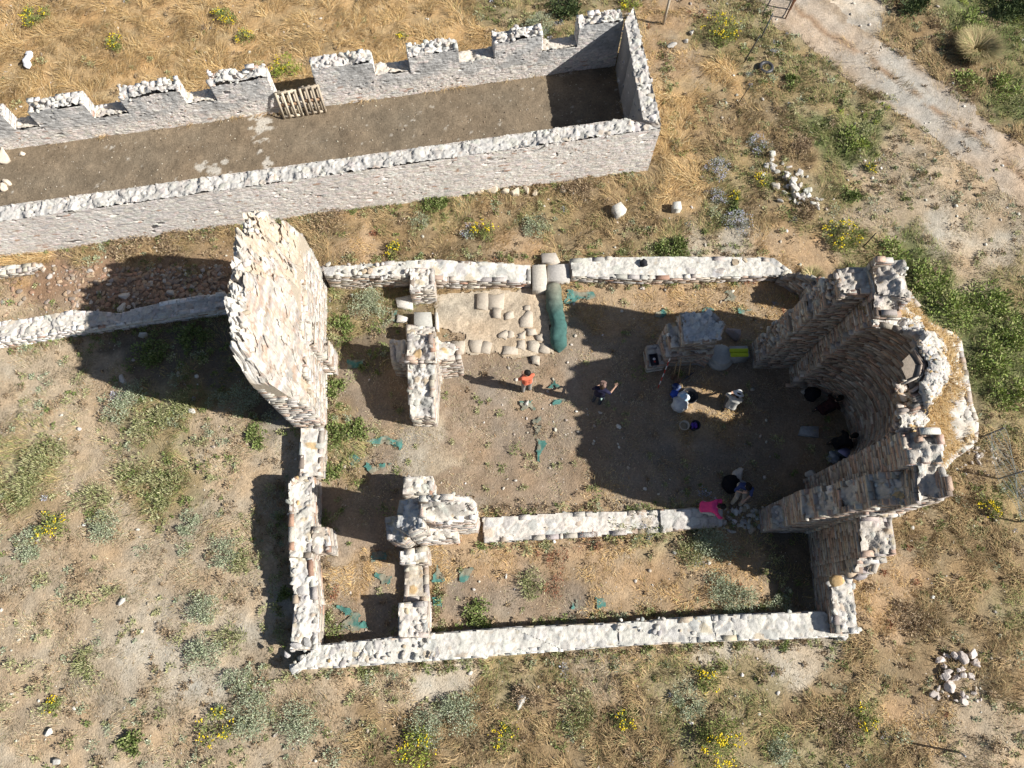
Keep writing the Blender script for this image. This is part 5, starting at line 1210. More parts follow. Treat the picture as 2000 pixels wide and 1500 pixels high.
for q in ([(933, 572), (952, 571), (953, 604), (930, 602)], [(953, 575), (985, 573), (985, 605), (953, 605)], [(964, 601), (980, 600), (979, 620), (963, 618)], [(1018, 622), (1030, 605), (1040, 612), (1040, 640), (1016, 640)], [(973, 650), (990, 643), (990, 661), (973, 660)], [(990, 645), (1005, 648), (1006, 657), (992, 660)], [(1012, 652), (1026, 646), (1028, 662), (1010, 660)], [(1028, 642), (1046, 640), (1049, 652), (1032, 657)], [(1012, 665), (1027, 664), (1024, 683), (1010, 680)], [(1029, 668), (1044, 664), (1054, 672), (1050, 690), (1030, 684)], [(1053, 670), (1074, 672), (1073, 688), (1052, 689)], [(983, 674), (1010, 678), (1010, 691), (981, 691)], [(915, 664), (941, 664), (938, 688), (920, 688)], [(943, 665), (960, 670), (958, 690), (936, 690)], [(1035, 694), (1054, 695), (1055, 712), (1038, 712)], [(880, 664), (908, 664), (908, 690), (884, 690)], [(985, 610), (1003, 606), (1004, 620), (988, 624)], [(1046, 655), (1060, 652), (1064, 664), (1050, 667)], [(1022, 597), (1034, 594), (1036, 604), (1024, 605)]):
    q = [(a+random.uniform(-2, 2), b+random.uniform(-2, 2)) for p_, q_ in zip(q, q[1:]+q[:1]) for a, b in (p_, ((p_[0]+q_[0])/2, (p_[1]+q_[1])/2))]
    block(q, .105+random.uniform(-.012, .02), "flagstone", "flat pale paving slab bedded in the dug floor", np.array((.49, .425, .345))*random.uniform(.9, 1.12), PS, cat="slab")
# column base
m = MB(); p = onground(1404, 700)
lathe(m, [(.0, -.05), (.46, -.05), (.47, .16), (.44, .20), (.40, .22), (.41, .30), (.37, .34), (.365, .40), (.34, .415), (0, .418)], p, (.42, .42, .40), n=36)
solo(m, "column_base", "round grey column base beside the squat pier", "column base", loc=p, mt=M_ROCK, smooth=False)
rock_thing(onground(1432, 652), .34, "dark rough boulder behind the column base", "single stones on the site", col=(.30, .26, .25))
# lime yellow folded pad on its block
t = thing("folded_pad", "lime yellow pad folded in two on the grey squared block", "pad", at(1443, 690, .51))
for dy in (-.075, .075):
    m = MB(); boxes(m, [(0, dy, .05)], (1, 0, 0), (0, 1, 0), (0, 0, 1), [(.31, .066, .05)], (.50, .58, .04), jit=.01); o = m.build("pad_half", M_CLOTH, t)
    bv = o.modifiers.new("round", 'BEVEL'); bv.width = .025; bv.segments = 3
# green geotextile roll
def lumpy(path, rad, name, label, cat, colf, mt, group=None, n=18, seg=40, squash=.75, amp=.12, seed=1):
    path = np.array([np.asarray(q, float) for q in path]); tt = np.linspace(0, 1, seg); L_ = np.linspace(0, 1, len(path))
    c = np.stack([np.interp(tt, L_, path[:, i]) for i in range(3)], 1); V = []; Cc = []
    for i in range(seg):
        d = c[min(i+1, seg-1)]-c[max(i-1, 0)]; d[2] = 0; d /= np.linalg.norm(d); s = np.array([d[1], -d[0], 0]); r = rad*min(1, (math.sin(PI*min(tt[i]*6, .5))), math.sin(PI*min((1-tt[i])*6, .5))+.02)+.004
        for k in range(n):
            a = 2*PI*k/n; w_ = 1+amp*2*(float(fbm(tt[i]*15, k*.6 if k < n/2 else (n-k)*.6, seed, 3))-.5)
            q = c[i]+s*math.cos(a)*r*w_+np.array([0, 0, 1])*(math.sin(a)*r*squash*w_+r*squash*.9); V.append(q); Cc.append(colf(tt[i], a))
    Q = [[i*n+k, i*n+(k+1) % n, (i+1)*n+(k+1) % n, (i+1)*n+k] for i in range(seg-1) for k in range(n)]
    V += [c[0]+np.array([0, 0, rad*.4]), c[-1]+np.array([0, 0, rad*.4])]; Cc += [Cc[0], Cc[-1]]; e = seg*n
    T = [[e, (k+1) % n, k] for k in range(n)]+[[e+1, (seg-1)*n+k, (seg-1)*n+(k+1) % n] for k in range(n)]
    m = MB(); m.add(V, q=Q, t=T, c=Cc); return solo(m, name, label, cat, group, mt, smooth=True)
def rollcol(t, a):
    g_ = np.array([.06, .135, .12]); d_ = np.array([.25, .23, .17]); k = float(np.clip((.52-t)*2.4, 0, 1))*.85*max(0, math.sin(a)*.6+.4); return g_*(1-k)+d_*k
lumpy([onground(1078, 556)+[0, 0, .1], onground(1083, 600), onground(1090, 640), onground(1092, 690)], .28, "textile_roll", "long dark green textile roll edging the dug floor", "textile roll", rollcol, M_GEO, seed=4, amp=.24, seg=70)
# green textile scrap showing through the soil
GT = "green textile scraps in the ground"
def patch(poly, label, col=(.075, .20, .17), bulge=.06, seed=0, off=.03):
    m = MB(); P = [gxy(u, v) for u, v in poly]
    def gc(x, y):
        d = np.clip((fbm(x*3.5, y*3.5, 32, 4)-.47)*5, 0, .8)[:, None]; return np.array(col)*(.6+.7*fbm(x*7, y*7, 31, 3)[:, None])*(1-d)+np.array([.30, .25, .18])*d
    sheet(m, P, .035, off, gc, ragged=.14, bulge=bulge, nscale=4.0, seed=seed, thick=.09)
    if m.n: solo(m, "textile_scrap", label, "textile scrap", GT, M_GEO, smooth=True)
for i, (q, l) in enumerate([
 ([(1103, 568), (1125, 570), (1155, 570), (1160, 578), (1150, 588), (1128, 588), (1112, 597), (1103, 592)], "green textile scrap to the right of the textile roll"),
 ([(682, 702), (712, 700), (706, 716), (695, 724), (678, 720)], "green textile scrap in the pier's shadow near the fragment"),
 ([(1050, 858), (1066, 858), (1068, 870), (1056, 885), (1054, 904), (1047, 902), (1047, 870)], "upright green textile scrap in mid nave near the shadow's edge"),
 ([(714, 860), (745, 854), (783, 852), (783, 876), (768, 866), (740, 866)], "long green textile scrap with a pointed end in the nave's left part"),
 ([(711, 908), (740, 905), (768, 908), (745, 920), (722, 922)], "green textile scrap just above the narthex shadow"),
 ([(682, 890), (698, 887), (704, 902), (690, 908)], "small green textile scrap among weeds left of the nave"),
 ([(846, 1125), (856, 1106), (866, 1128), (862, 1137), (845, 1138)], "pointed green textile scrap just right of the narthex cross wall"),
 ([(895, 1114), (926, 1113), (918, 1126), (900, 1136)], "triangular green textile scrap right of the pointed one"),
 ([(1072, 760), (1084, 744), (1094, 762)], "triangular green textile scrap beside the orange shirted person's right"),
 ([(1072, 780), (1092, 779), (1108, 786), (1080, 792)], "flat green textile scrap below the triangular one in the nave"),
 ([(735, 1120), (752, 1119), (756, 1129), (768, 1126), (764, 1142), (748, 1140), (737, 1132)], "curved green textile scrap in the narthex"),
 ([(658, 1182), (668, 1180), (682, 1190), (700, 1200), (716, 1216), (716, 1230), (660, 1230), (672, 1214), (686, 1208), (668, 1198)], "largest green textile scrap, in the narthex's near corner"),
 ([(723, 1082), (748, 1076), (752, 1092), (735, 1102), (722, 1098)], "green textile scrap in shade beside the tallest pier"),
 ([(763, 612), (775, 606), (775, 627), (762, 628)], "green textile strip beside the small triangular white slab"),
 ([(1162, 1168), (1178, 1168), (1186, 1184), (1168, 1188)], "green textile scrap in the aisle, nearer the low white wall's step"),
 ([(1115, 1170), (1128, 1168), (1130, 1184), (1118, 1186)], "small green textile scrap left of another in the aisle"),
 ([(1370, 603), (1392, 603), (1392, 617), (1368, 615)], "green textile scrap in shade behind the squat pier"),
 ([(1414, 574), (1430, 573), (1432, 590), (1418, 592)], "green textile scrap in sun below the low white north wall"),
 ([(1443, 604), (1460, 606), (1456, 616), (1444, 616)], "green textile scrap in shade near the chancel wall"),
 ([(1015, 786), (1040, 784), (1042, 800), (1018, 802)], "green textile scrap under the rounded white stone"),
 ([(1283, 607), (1305, 605), (1300, 618), (1280, 620)], "green textile scrap in shade left of the squat pier's top"),
 ([(1040, 818), (1052, 815), (1056, 840), (1046, 850)], "faint green textile strip above the upright scrap in mid nave"),
 ([(846, 1170), (858, 1164), (862, 1182), (848, 1186)], "green textile scrap near the square stub of the cross wall")]):
    patch(q, l, seed=i*3, col=(.075, .20, .17) if i % 3 else (.09, .22, .19))
# bins, bags and tools ------------------------------------------------------
def bucket(u, v, label, cout, cin, fill=None):
    p = onground(u, v)+np.array([0, 0, .02]); t = thing("bucket", label, "bucket", p, 0, "buckets in the sunlit patch"); m = MB()
    lathe(m, [(.0, 0), (.125, 0), (.155, .30), (.168, .305), (.168, .322), (.148, .322), (.120, .03), (0, .03)], (0, 0, 0), cout, n=28); m.build("bucket_body", M_PLASTIC, t, True)
    m = MB(); tube(m, [(.165*math.cos(a), .165*math.sin(a)*.95, .31-.10*math.sin(a)) for a in np.linspace(0, PI, 14)], .006, (.3, .3, .3), n=6); m.build("handle", M_METAL, t)
    if fill:
        m = MB(); lathe(m, [(0, .20), (.06, .215), (.13, .19)], (0, 0, 0), fill, n=20); m.build("fill", M_CLOTH, t)
    return t
bucket(1333, 835, "beige plastic bucket in the sunlit patch of the nave", (.55, .47, .37), (.4, .35, .28), (.36, .29, .2))
bb = bucket(1354, 835, "dark bucket with purple cloth over its rim in the sunlit patch", (.03, .03, .04), (.02, .02, .02))
m = MB(); 
for k in range(9): rocks(m, [(random.uniform(-.12, .02), random.uniform(-.12, .10), .27+random.uniform(0, .05))], [random.uniform(.05, .08)], [random.choice([(.10, .05, .32), (.16, .06, .36), (.08, .05, .22)])], flat=.6, ico=ICO2)
rocks(m, [(.01, .04, .31)], [.035], [(.5, .05, .08)]); m.build("cloth", M_CLOTH, bb)
def bag(u, v, r, label, name, col, hgt=1.0, z=0.0, cat="bag", group="bags by the tools", col2=None, mt=None):
    m = MB(); c = onground(u, v)+np.array([0, 0, z]); tv, tf = ICO3; V = tv.copy(); a = fbm(V[:, 0]*2.2+u, V[:, 1]*2.2+V[:, 2]*1.7, int(u), 3)-.5
    V = V*(1+.55*a[:, None]); V[:, 2] = np.clip(V[:, 2], -.75, 1)*hgt; V = V*r+c+np.array([0, 0, .72*r*hgt]); cc = np.tile(np.array(col, float), (len(V), 1))
    if col2 is not None: cc[a > .04] = col2
    m.add(V, t=tf, c=cc); return solo(m, name, label, cat, group, mt or M_CLOTH, smooth=True)
bag(1325, 793, .27, "crumpled white sack at the edge of the sunlit patch", "sack", (.66, .65, .62), .9, col2=(.50, .50, .50))
bag(1332, 779, .19, "pale blue and white plastic bag leaning on the white sack", "plastic_bag", (.35, .55, .72), 1.1, z=.06, col2=(.70, .74, .78))
bag(1317, 772, .16, "deep blue bag left of the pale blue plastic bag", "cloth_bag", (.04, .09, .42), .8)
bag(1320, 757, .15, "navy bag at the foot of the leaning shovels", "cloth_bag", (.03, .05, .16), .8, col2=(.16, .2, .3))
bag(1582, 772, .26, "black rucksack at the left inner foot of the apse", "rucksack", (.012, .012, .016), 1.0, group="bags in the apse")
bag(1627, 895, .22, "grey speckled bag beside the purple lidded box", "cloth_bag", (.22, .25, .29), .6, col2=(.40, .44, .48), group="bags in the apse")
bag(1424, 948, .30, "large black bag left of the dark haired seated person", "rucksack", (.010, .010, .012), .8)
bag(1252, 527, .15, "black bag lying on the low white north wall", "cloth_bag", (.03, .03, .035), .8, z=.42)
p = onground(1345, 775); m = MB(); lathe(m, [(0, .0), (.22, 0), (.27, .16), (.29, .17), (.28, .185), (.25, .17), (.20, .03), (0, .03)], p, (.015, .015, .018), n=30)
solo(m, "rubber_basin", "black rubber basin right of the plastic bag", "basin", loc=p, mt=M_PLASTIC, smooth=True)
# finds tray on the pier's plinth
p = at(1277, 703, .60); t = thing("finds_tray", "small black tray with white and red finds on the squat pier's plinth", "tray", p, .12); m = MB()
boxes(m, [(0, 0, .012), (-.13, 0, .03), (.13, 0, .03), (0, -.19, .03), (0, .19, .03)], (1, 0, 0), (0, 1, 0), (0, 0, 1), [(.13, .19, .012), (.012, .2, .03), (.012, .2, .03), (.12, .012, .03), (.12, .012, .03)], (.02, .02, .03)); m.build("tray", M_PLASTIC, t)
m = MB(); rocks(m, [(.01, .02, .04)], [.055], [(.62, .6, .6)]); m.build("find", M_ROCK, t); m = MB(); rocks(m, [(.02, -.07, .04)], [.04], [(.4, .05, .04)]); m.build("find", M_ROCK, t)
# ranging pole and shovels leaning on the pier
a_, b_ = onground(1285, 758), at(1309, 699, .95); t = thing("ranging_pole", "red and white striped surveying pole leaning on the squat pier", "surveying pole", a_)
nst = 8
for k in range(nst):
    m = MB(); q0, q1 = (a_+(b_-a_)*k/nst)-a_, (a_+(b_-a_)*(k+1)/nst)-a_; tube(m, [q0, q1], .016, (.62, .05, .03) if k % 2 == 0 else (.80, .78, .75), n=10); m.build("band", M_PLASTIC, t)
m = MB(); tube(m, [(b_-a_)*-.06, (0, 0, 0)], [.004, .014], (.1, .1, .1), n=8); m.build("tip", M_METAL, t)
def shovel(u0, v0, u1, v1, zt, label, kind):
    a_, b_ = onground(u1, v1)+np.array([0, 0, .05]), at(u0, v0, zt); t = thing("shovel" if kind == 's' else "pickaxe", label, "tool", a_, 0, "tools leaning on the squat pier"); d = b_-a_; L_ = np.linalg.norm(d)
    m = MB(); tube(m, [d*.12, d*.5+np.array([0, 0, -.01]), d], [.018, .017, .019], (.36, .25, .14), n=8); m.build("handle", M_WOOD, t)
    m = MB(); s = np.cross(d, [0, 0, 1]); s /= np.linalg.norm(s); e = d/L_; nrm = np.cross(s, e)
    if kind == 's':
        prof = [(-.06, .0), (.02, .09), (.12, .12), (.22, .115), (.27, .04)]; V = []
        for x, wd in prof:
            for q in (-1, -.5, 0, .5, 1): V.append(e*x+s*wd*q+nrm*(.025*q*q)+e*0)
        V = V+[np.array(v)-nrm*.006 for v in V]; n5 = 5; Qd = [[i*5+j, i*5+j+1, (i+1)*5+j+1, (i+1)*5+j] for i in range(4) for j in range(4)]; Qd += [[x+25 for x in q[::-1]] for q in Qd]
        m.add(V, q=Qd, c=(.20, .12, .08)); m.build("blade", M_METAL, t)
    else:
        pts = [s*x+e*.1-np.array([0, 0, .10*x*x*4]) for x in np.linspace(-.28, .28, 9)]; tube(m, pts, [.006, .014, .02, .026, .03, .028, .022, .018, .012], (.08, .08, .09), n=8); m.build("head", M_METAL, t)
shovel(1331, 700, 1322, 749, 1.15, "long handled shovel, middle of the tools leaning on the squat pier", 's')
shovel(1322, 708, 1314, 740, .95, "shovel leaning nearest the striped pole", 's')
shovel(1349, 709, 1344, 738, .95, "pickaxe leaning at the right end of the tool row", 'p')
# lidded box beside the apse diggers
p = onground(1643, 886); t = thing("storage_box", "dark box with a pale purple lid beside the black clad digger", "box", p, -.65); m = MB(); boxes(m, [(0, 0, .12)], (1, 0, 0), (0, 1, 0), (0, 0, 1), [(.24, .18, .12)], (.03, .05, .06), jit=.004); m.build("box_body", M_PLASTIC, t)
m = MB(); boxes(m, [(.01, .02, .255)], (1, 0, 0), (0, 1, 0), (0, 0, 1), [(.20, .15, .012)], (.36, .36, .62), jit=.003); m.build("lid", M_PLASTIC, t)
# pallets closing the wall breach -------------------------------------------
rzb = math.atan2(nd[1], nd[0])
def pallet(u, v, label, hgt, wid, cols):
    p = onground(u, v); p[2] = .03; t = thing("wooden_pallet", label, "pallet", p, rzb, "pallets closing the wall breach"); T = np.array(Matrix.Rotation(Rd(-13), 3, 'X'))
    def bar(nm, c, h, col):
        m = MB(); boxes(m, [T @ np.array(c)], T[:, 0], T[:, 1], T[:, 2], [h], np.array(col)*random.uniform(.8, 1.2), jit=.006); m.build(nm, M_WOOD, t)
    for k in range(4): bar("plank", (-wid/2+.05+k*(wid-.1)/3, -.06, hgt/2), (.045, .011, hgt/2*random.uniform(.95, 1.0)), cols)
    for k in range(3): bar("stringer", (0, 0, .06+k*(hgt-.12)/2), (wid/2, .045, .045), (.34, .22, .14) if k == 1 else cols)
    for k in range(3): bar("back_plank", (-wid/2+.17+k*(wid-.34)/2, .06, hgt/2), (.045, .011, hgt/2), np.array(cols)*.8)
pallet(574, 229, "grey wooden pallet standing in the wall breach, left one", 1.15, .82, (.58, .50, .38))
pallet(619, 222, "grey wooden pallet standing in the wall breach, right one", 1.2, .80, (.50, .42, .32))
# litter, tyre, posts, gate, fence -------------------------------------------
m = MB(); P_ = [onground(62, 108)+[0, 0, .15], onground(66, 118)+[0, 0, .2], onground(58, 128)+[0, 0, .2], onground(62, 140)+[0, 0, .15]]
lumpy(P_, .13, "plastic_bag", "crumpled white plastic bag lying in the straw field", "bag", lambda t, a: (.78, .78, .80), M_PLASTIC, "bags by the tools" and None, amp=.35, squash=.5, seed=9, seg=30)
p = onground(1494, 136); m = MB(); R0, r0 = .24, .08; V = []; Q = []
for i in range(32):
    for k in range(12):
        a, b = 2*PI*i/32, 2*PI*k/12; rr = R0+r0*math.cos(b); V.append((p[0]+rr*math.cos(a), p[1]+rr*math.sin(a), p[2]+.10+r0*1.1*math.sin(b))); Q.append([i*12+k, ((i+1) % 32)*12+k, ((i+1) % 32)*12+(k+1) % 12, i*12+(k+1) % 12])
m.add(V, q=Q, c=(.05, .05, .055)); solo(m, "old_tyre", "old dark tyre half sunk in grass left of the track", "tyre", loc=p, mt=M_PLASTIC, smooth=True)
def post(u, v, h, rad, label, name, col, mt, lean=(0, 0), group="posts by the track"):
    p = onground(u, v); t = MB(); tube(t, [p-np.array([0, 0, .1]), p+np.array([lean[0]*h, lean[1]*h, h])], [rad, rad*.9], col, n=8); rocks(t, [p+np.array([lean[0]*h, lean[1]*h, h])], [rad*1.2], [np.array(col)*1.3], ico=ICO1)
    return solo(t, name, label, "post", group, mt, loc=p)
post(1295, 48, 1.45, .055, "pale wooden post behind the far corner of the long building", "wooden_post", (.42, .37, .30), M_WOOD)
post(1685, 483, 1.0, .022, "thin dark metal post above the yellow thicket by the apse", "metal_post", (.05, .05, .05), M_METAL)
post(1450, 126, 1.5, .026, "thin dark metal post left of the track, nearest the tyre", "metal_post", (.06, .06, .06), M_METAL, (.15, .02))
post(1484, 78, 1.3, .03, "metal post with a pale cap between tyre and rusty gate", "metal_post", (.12, .13, .14), M_METAL, (.05, 0))
post(1440, 204, 1.0, .018, "thin rod in dry grass right of the long building", "metal_post", (.07, .06, .05), M_METAL, (.2, .05))
post(1878, 1470, .9, .03, "grey metal post in the bottom right field", "metal_post", (.30, .31, .33), M_METAL, (-.5, .05))
p = onground(1534, 36); t = thing("rusty_gate", "rusty barred gate standing at the top edge where the track enters", "gate", p, 1.05, None)
for x in (0, .55, 1.1):
    m = MB(); tube(m, [(x, 0, -.05), (x, 0, 1.5)], .028, (.15, .07, .04), n=8); m.build("gate_post", M_METAL, t)
for z in (.12, .8, 1.45):
    m = MB(); tube(m, [(0, 0, z), (1.1, 0, z)], .018, (.17, .08, .05), n=6); m.build("rail", M_METAL, t)
for k in range(12):
    m = MB(); tube(m, [(.05+k*.09, 0, .12), (.05+k*.09, 0, 1.45)], .009, (.20, .10, .06), n=5); m.build("bar", M_METAL, t)
g0, g1 = gxy(1958, 837, 1.15), gxy(2030, 1010, 1.0); p = np.array([g0[0], g0[1], float(gz(*g0))]); t = thing("wire_fence", "sagging blue-grey wire fence at the right edge below the leafy bushes", "fence", p); dv = g1-g0; Lf = np.linalg.norm(dv); dv /= Lf
for f in (0, .5, 1.0):
    m = MB(); q = np.array([dv[0]*Lf*f, dv[1]*Lf*f, 0]); tube(m, [q-[0, 0, .15], q+[0, 0, 1.2]], .028, (.16, .16, .16), n=8); m.build("fence_post", M_METAL, t)
m = MB(); WC = (.38, .46, .48)
for k in range(8):
    z = .1+k*.15; tube(m, [np.array([dv[0]*Lf*f, dv[1]*Lf*f, z-.10*math.sin(PI*((f*2) % 1))*(z/1.1)])+np.array([.10*math.sin(f*9+k), 0, 0]) for f in np.linspace(0, 1, 19)], .005, WC, n=4, cap=False)
for k in range(40):
    f = (k+.5)/40; tube(m, [np.array([dv[0]*Lf*f, dv[1]*Lf*f, .1])+np.array([.1*math.sin(f*9), 0, 0]), np.array([dv[0]*Lf*f, dv[1]*Lf*f, 1.1-.10*math.sin(PI*((f*2) % 1))])+np.array([.1*math.sin(f*9+7), 0, 0])], .004, WC, n=4, cap=False)
m.build("wire_mesh", M_METAL, t)

# ------------------------------------------------------------------ people
SKIN = (.50, .31, .22)
def capsule(mb, p0, r0, p1, r1, col, n=12):
    p0, p1 = np.asarray(p0, float), np.asarray(p1, float); d = p1-p0; L_ = np.linalg.norm(d); d = d/(L_+1e-9) if L_ > 1e-6 else np.array([0, 0, 1.0])
    a = np.cross(d, [0, 0, 1] if abs(d[2]) < .9 else [1, 0, 0]); a /= np.linalg.norm(a); b = np.cross(d, a); V = []
    rings = [(p0, r0, t) for t in (-80, -55, -30, 0)]+[(p1, r1, t) for t in (0, 30, 55, 80)]
    for c, r, t in rings:
        for k in range(n):
            th = 2*PI*k/n; V.append(c+d*r*math.sin(Rd(t))+(a*math.cos(th)+b*math.sin(th))*r*math.cos(Rd(t)))
    Q = [[i*n+k, i*n+(k+1) % n, (i+1)*n+(k+1) % n, (i+1)*n+k] for i in range(7) for k in range(n)]; e = 8*n; V += [p0-d*r0, p1+d*r1]
    T = [[e, (k+1) % n, k] for k in range(n)]+[[e+1, 7*n+k, 7*n+(k+1) % n] for k in range(n)]; mb.add(V, q=Q, t=T, c=col)
def fuse(o, vox, it=4):
    r = o.modifiers.new("fuse", 'REMESH'); r.mode = 'VOXEL'; r.voxel_size = vox; r.use_smooth_shade = True
    s = o.modifiers.new("soften", 'SMOOTH'); s.factor = .5; s.iterations = it
def solid(name, rgb, rough=.85):
    m = mat(name, rough, .14, 18, .25, 60)
    for l in list(m.node_tree.links):
        if l.from_node.type == 'ATTRIBUTE': m.node_tree.links.remove(l)
    for n_ in m.node_tree.nodes:
        if n_.type == 'VECT_MATH': n_.inputs[0].default_value = rgb
    return m
MS = solid("skin_tone", SKIN, .55)
def arm(J, s, elbow, wrist, hd):
    J['el'+s], J['wr'+s], J['hd'+s] = elbow, wrist, hd
def person(label, u, v, rz, J, shirt, trousers, hair, shoes=(.10, .08, .06), z=None, sleeve=.5, hairlen=0, hat=None, scale=1.0):
    p = onground(u, v)
    if z is not None: p[2] = z
    t = thing("person", label, "person", p, rz, "people working on the site")
    J = {k: np.array(q, float)*scale for k, q in J.items()}; A = lambda k: J[k]; c3 = (.5, .5, .5)
    up = A('neck')-A('pelvis'); up /= np.linalg.norm(up); rt = A('shR')-A('shL'); rt /= np.linalg.norm(rt); fw = np.cross(up, rt)
    hu = A('head')-A('neck'); hu /= np.linalg.norm(hu); hf = J.get('face', fw); hf = hf-hu*np.dot(hf, hu); hf /= np.linalg.norm(hf); hr = np.cross(hf, hu)
    def torso(mb, g):
        pe, ne = A('pelvis'), A('neck'); wa = pe+(ne-pe)*.42; ch = pe+(ne-pe)*.74
        capsule(mb, pe-rt*.075, .105+g, pe+rt*.075, .105+g, c3); capsule(mb, wa-rt*.05, .098+g, wa+rt*.05, .098+g, c3); capsule(mb, ch-rt*.075, .108+g, ch+rt*.075, .108+g, c3)
        for q in (-.06, .06): capsule(mb, pe+rt*q, .1+g, wa+rt*q, .094+g, c3); capsule(mb, wa+rt*q, .094+g, ch+rt*q, .105+g, c3)
        capsule(mb, A('shL'), .056+g, A('shR'), .056+g, c3); capsule(mb, ch, .09+g, ne, .052+g*.3, c3)
    b = MB(); torso(b, 0); capsule(b, A('neck'), .05, A('head')-hu*.05, .052, c3)
    hd = A('head'); capsule(b, hd-hu*.035+hf*.015, .074, hd+hu*.045-hf*.012, .092, c3); capsule(b, hd-hu*.07+hf*.045, .042, hd+hf*.03, .07, c3)
    capsule(b, hd+hf*.10-hu*.005, .010, hd+hf*.112-hu*.03, .015, c3)
    for q in (-1, 1): capsule(b, hd+hr*q*.088-hf*.01, .018, hd+hr*q*.09-hf*.012-hu*.03, .014, c3)
    for s in 'LR':
        capsule(b, A('sh'+s), .05, A('el'+s), .039, c3); capsule(b, A('el'+s), .039, A('wr'+s), .027, c3)
        w_ = A('wr'+s); d = np.array(A('hd'+s))/np.linalg.norm(A('hd'+s)); sd = np.cross(d, [0, 0, 1.0]); sd = sd/(np.linalg.norm(sd)+1e-6) if np.linalg.norm(sd) > .05 else rt; nm = np.cross(sd, d); nm = nm if nm[2] < 0 else -nm; k = 1 if s == 'L' else -1
        for q in (-.026, 0, .026): capsule(b, w_+sd*q*.6, .017, w_+d*.085+sd*q, .014, c3)
        for i, (q, l) in enumerate(((-.032, .062), (-.011, .075), (.011, .07), (.031, .055))):
            k0 = w_+d*.085+sd*q*1.05; k1 = k0+(d*.9+nm*.35+sd*q*2)*l*.55; k2 = k1+(d*.55+nm*.85)*l*.5; capsule(b, k0, .0095, k1, .009, c3, 8); capsule(b, k1, .009, k2, .008, c3, 8)
        t0 = w_+d*.025+sd*k*.028; t1 = t0+(d*.6+sd*k*.8)*.045; capsule(b, t0, .012, t1, .010, c3, 8); capsule(b, t1, .010, t1+(d*.95+nm*.3)*.03, .009, c3, 8)
        capsule(b, A('hip'+s), .086, A('kn'+s), .054, c3); capsule(b, A('kn'+s), .054, A('an'+s), .037, c3); f_ = J.get('toe'+s, A('an'+s)+np.array([0, .15, -.04])); capsule(b, A('an'+s)-np.array([0, 0, .03]), .036, f_, .03, c3)
    o = b.build("body", MS, t, True); fuse(o, .0085, 3)
    m = MB(); torso(m, .013)
    for s in 'LR': capsule(m, A('sh'+s), .064, A('sh'+s)+(A('el'+s)-A('sh'+s))*min(1, sleeve*2), .054, c3)
    if sleeve > .5:
        for s in 'LR': capsule(m, A('el'+s), .053, A('el'+s)+(A('wr'+s)-A('el'+s))*(sleeve-.5)*2*.95, .041, c3)
    o = m.build("shirt", solid("shirt_cloth", shirt), t, True); fuse(o, .012, 3)
    m = MB(); capsule(m, A('hipL')+up*.03, .116, A('hipR')+up*.03, .116, c3)
    for s in 'LR': capsule(m, A('hip'+s), .104, A('kn'+s), .075, c3); capsule(m, A('kn'+s), .073, A('an'+s)+(A('kn'+s)-A('an'+s))*.06, .058, c3)
    o = m.build("trousers", solid("trouser_cloth", trousers), t, True); fuse(o, .012, 3)
    for s in 'LR':
        m = MB(); f_ = J.get('toe'+s, A('an'+s)+np.array([0, .15, -.04])); capsule(m, A('an'+s)-np.array([0, 0, .035]), .045, f_, .038, c3); o = m.build("shoe", solid("shoe_leather", shoes), t, True); fuse(o, .012, 2)
    m = MB(); capsule(m, hd+hu*.045-hf*.03, .100, hd+hu*.055+hf*.005, .098, c3); capsule(m, hd-hf*.045, .085, hd-hf*.045-hu*.05, .065, c3); capsule(m, hd+hu*.10+hf*.02, .06, hd+hu*.09-hf*.04, .065, c3)
    if hairlen: capsule(m, hd-hf*.06, .085, hd-hf*.09-hu*hairlen, .06, c3)
    o = m.build("hair", solid("hair_strands", hair, .6), t, True); fuse(o, .010, 2)
    if hat:
        kind, hc = hat; m = MB(); A3 = np.array([hr, hf, hu]).T
        if kind == 'cap': lathe(m, [(0, .155), (.05, .150), (.09, .118), (.108, .07), (.112, .04), (.104, .04), (0, .06)], hd, hc, n=26, tilt=A3)
        else: lathe(m, [(0, .168), (.06, .162), (.098, .13), (.108, .075), (.13, .055), (.185, .03), (.187, .024), (.12, .045), (0, .05)], hd, hc, n=30, tilt=A3)
        m.build("cap" if kind == 'cap' else "hat", M_CLOTH, t, True)
        if kind == 'cap':
            m = MB(); V = []; 
            for i in range(9):
                a = PI*(.18+.64*i/8); V += [hd+hr*.105*math.cos(a)+hf*.105*math.sin(a)+hu*.055, hd+hr*.12*math.cos(a)+hf*(.11+.085*math.sin(a))+hu*.035]
            V += [q-hu*.008 for q in V]; Qd = [[i*2, i*2+1, i*2+3, i*2+2] for i in range(8)]; Qd += [[x+18 for x in q[::-1]] for q in Qd]; m.add(V, q=Qd, c=hc); m.build("cap_brim", M_CLOTH, t, True)
    return t
def standing():
    return {'pelvis': (0, 0, .93), 'neck': (0, .03, 1.42), 'head': (0, .06, 1.57), 'shL': (-.17, .01, 1.37), 'shR': (.17, .01, 1.37), 'hipL': (-.09, 0, .88), 'hipR': (.09, 0, .88),
            'knL': (-.11, .03, .49), 'knR': (.11, .02, .49), 'anL': (-.12, -.01, .09), 'anR': (.12, -.02, .09), 'toeL': (-.14, .14, .04), 'toeR': (.14, .13, .04)}
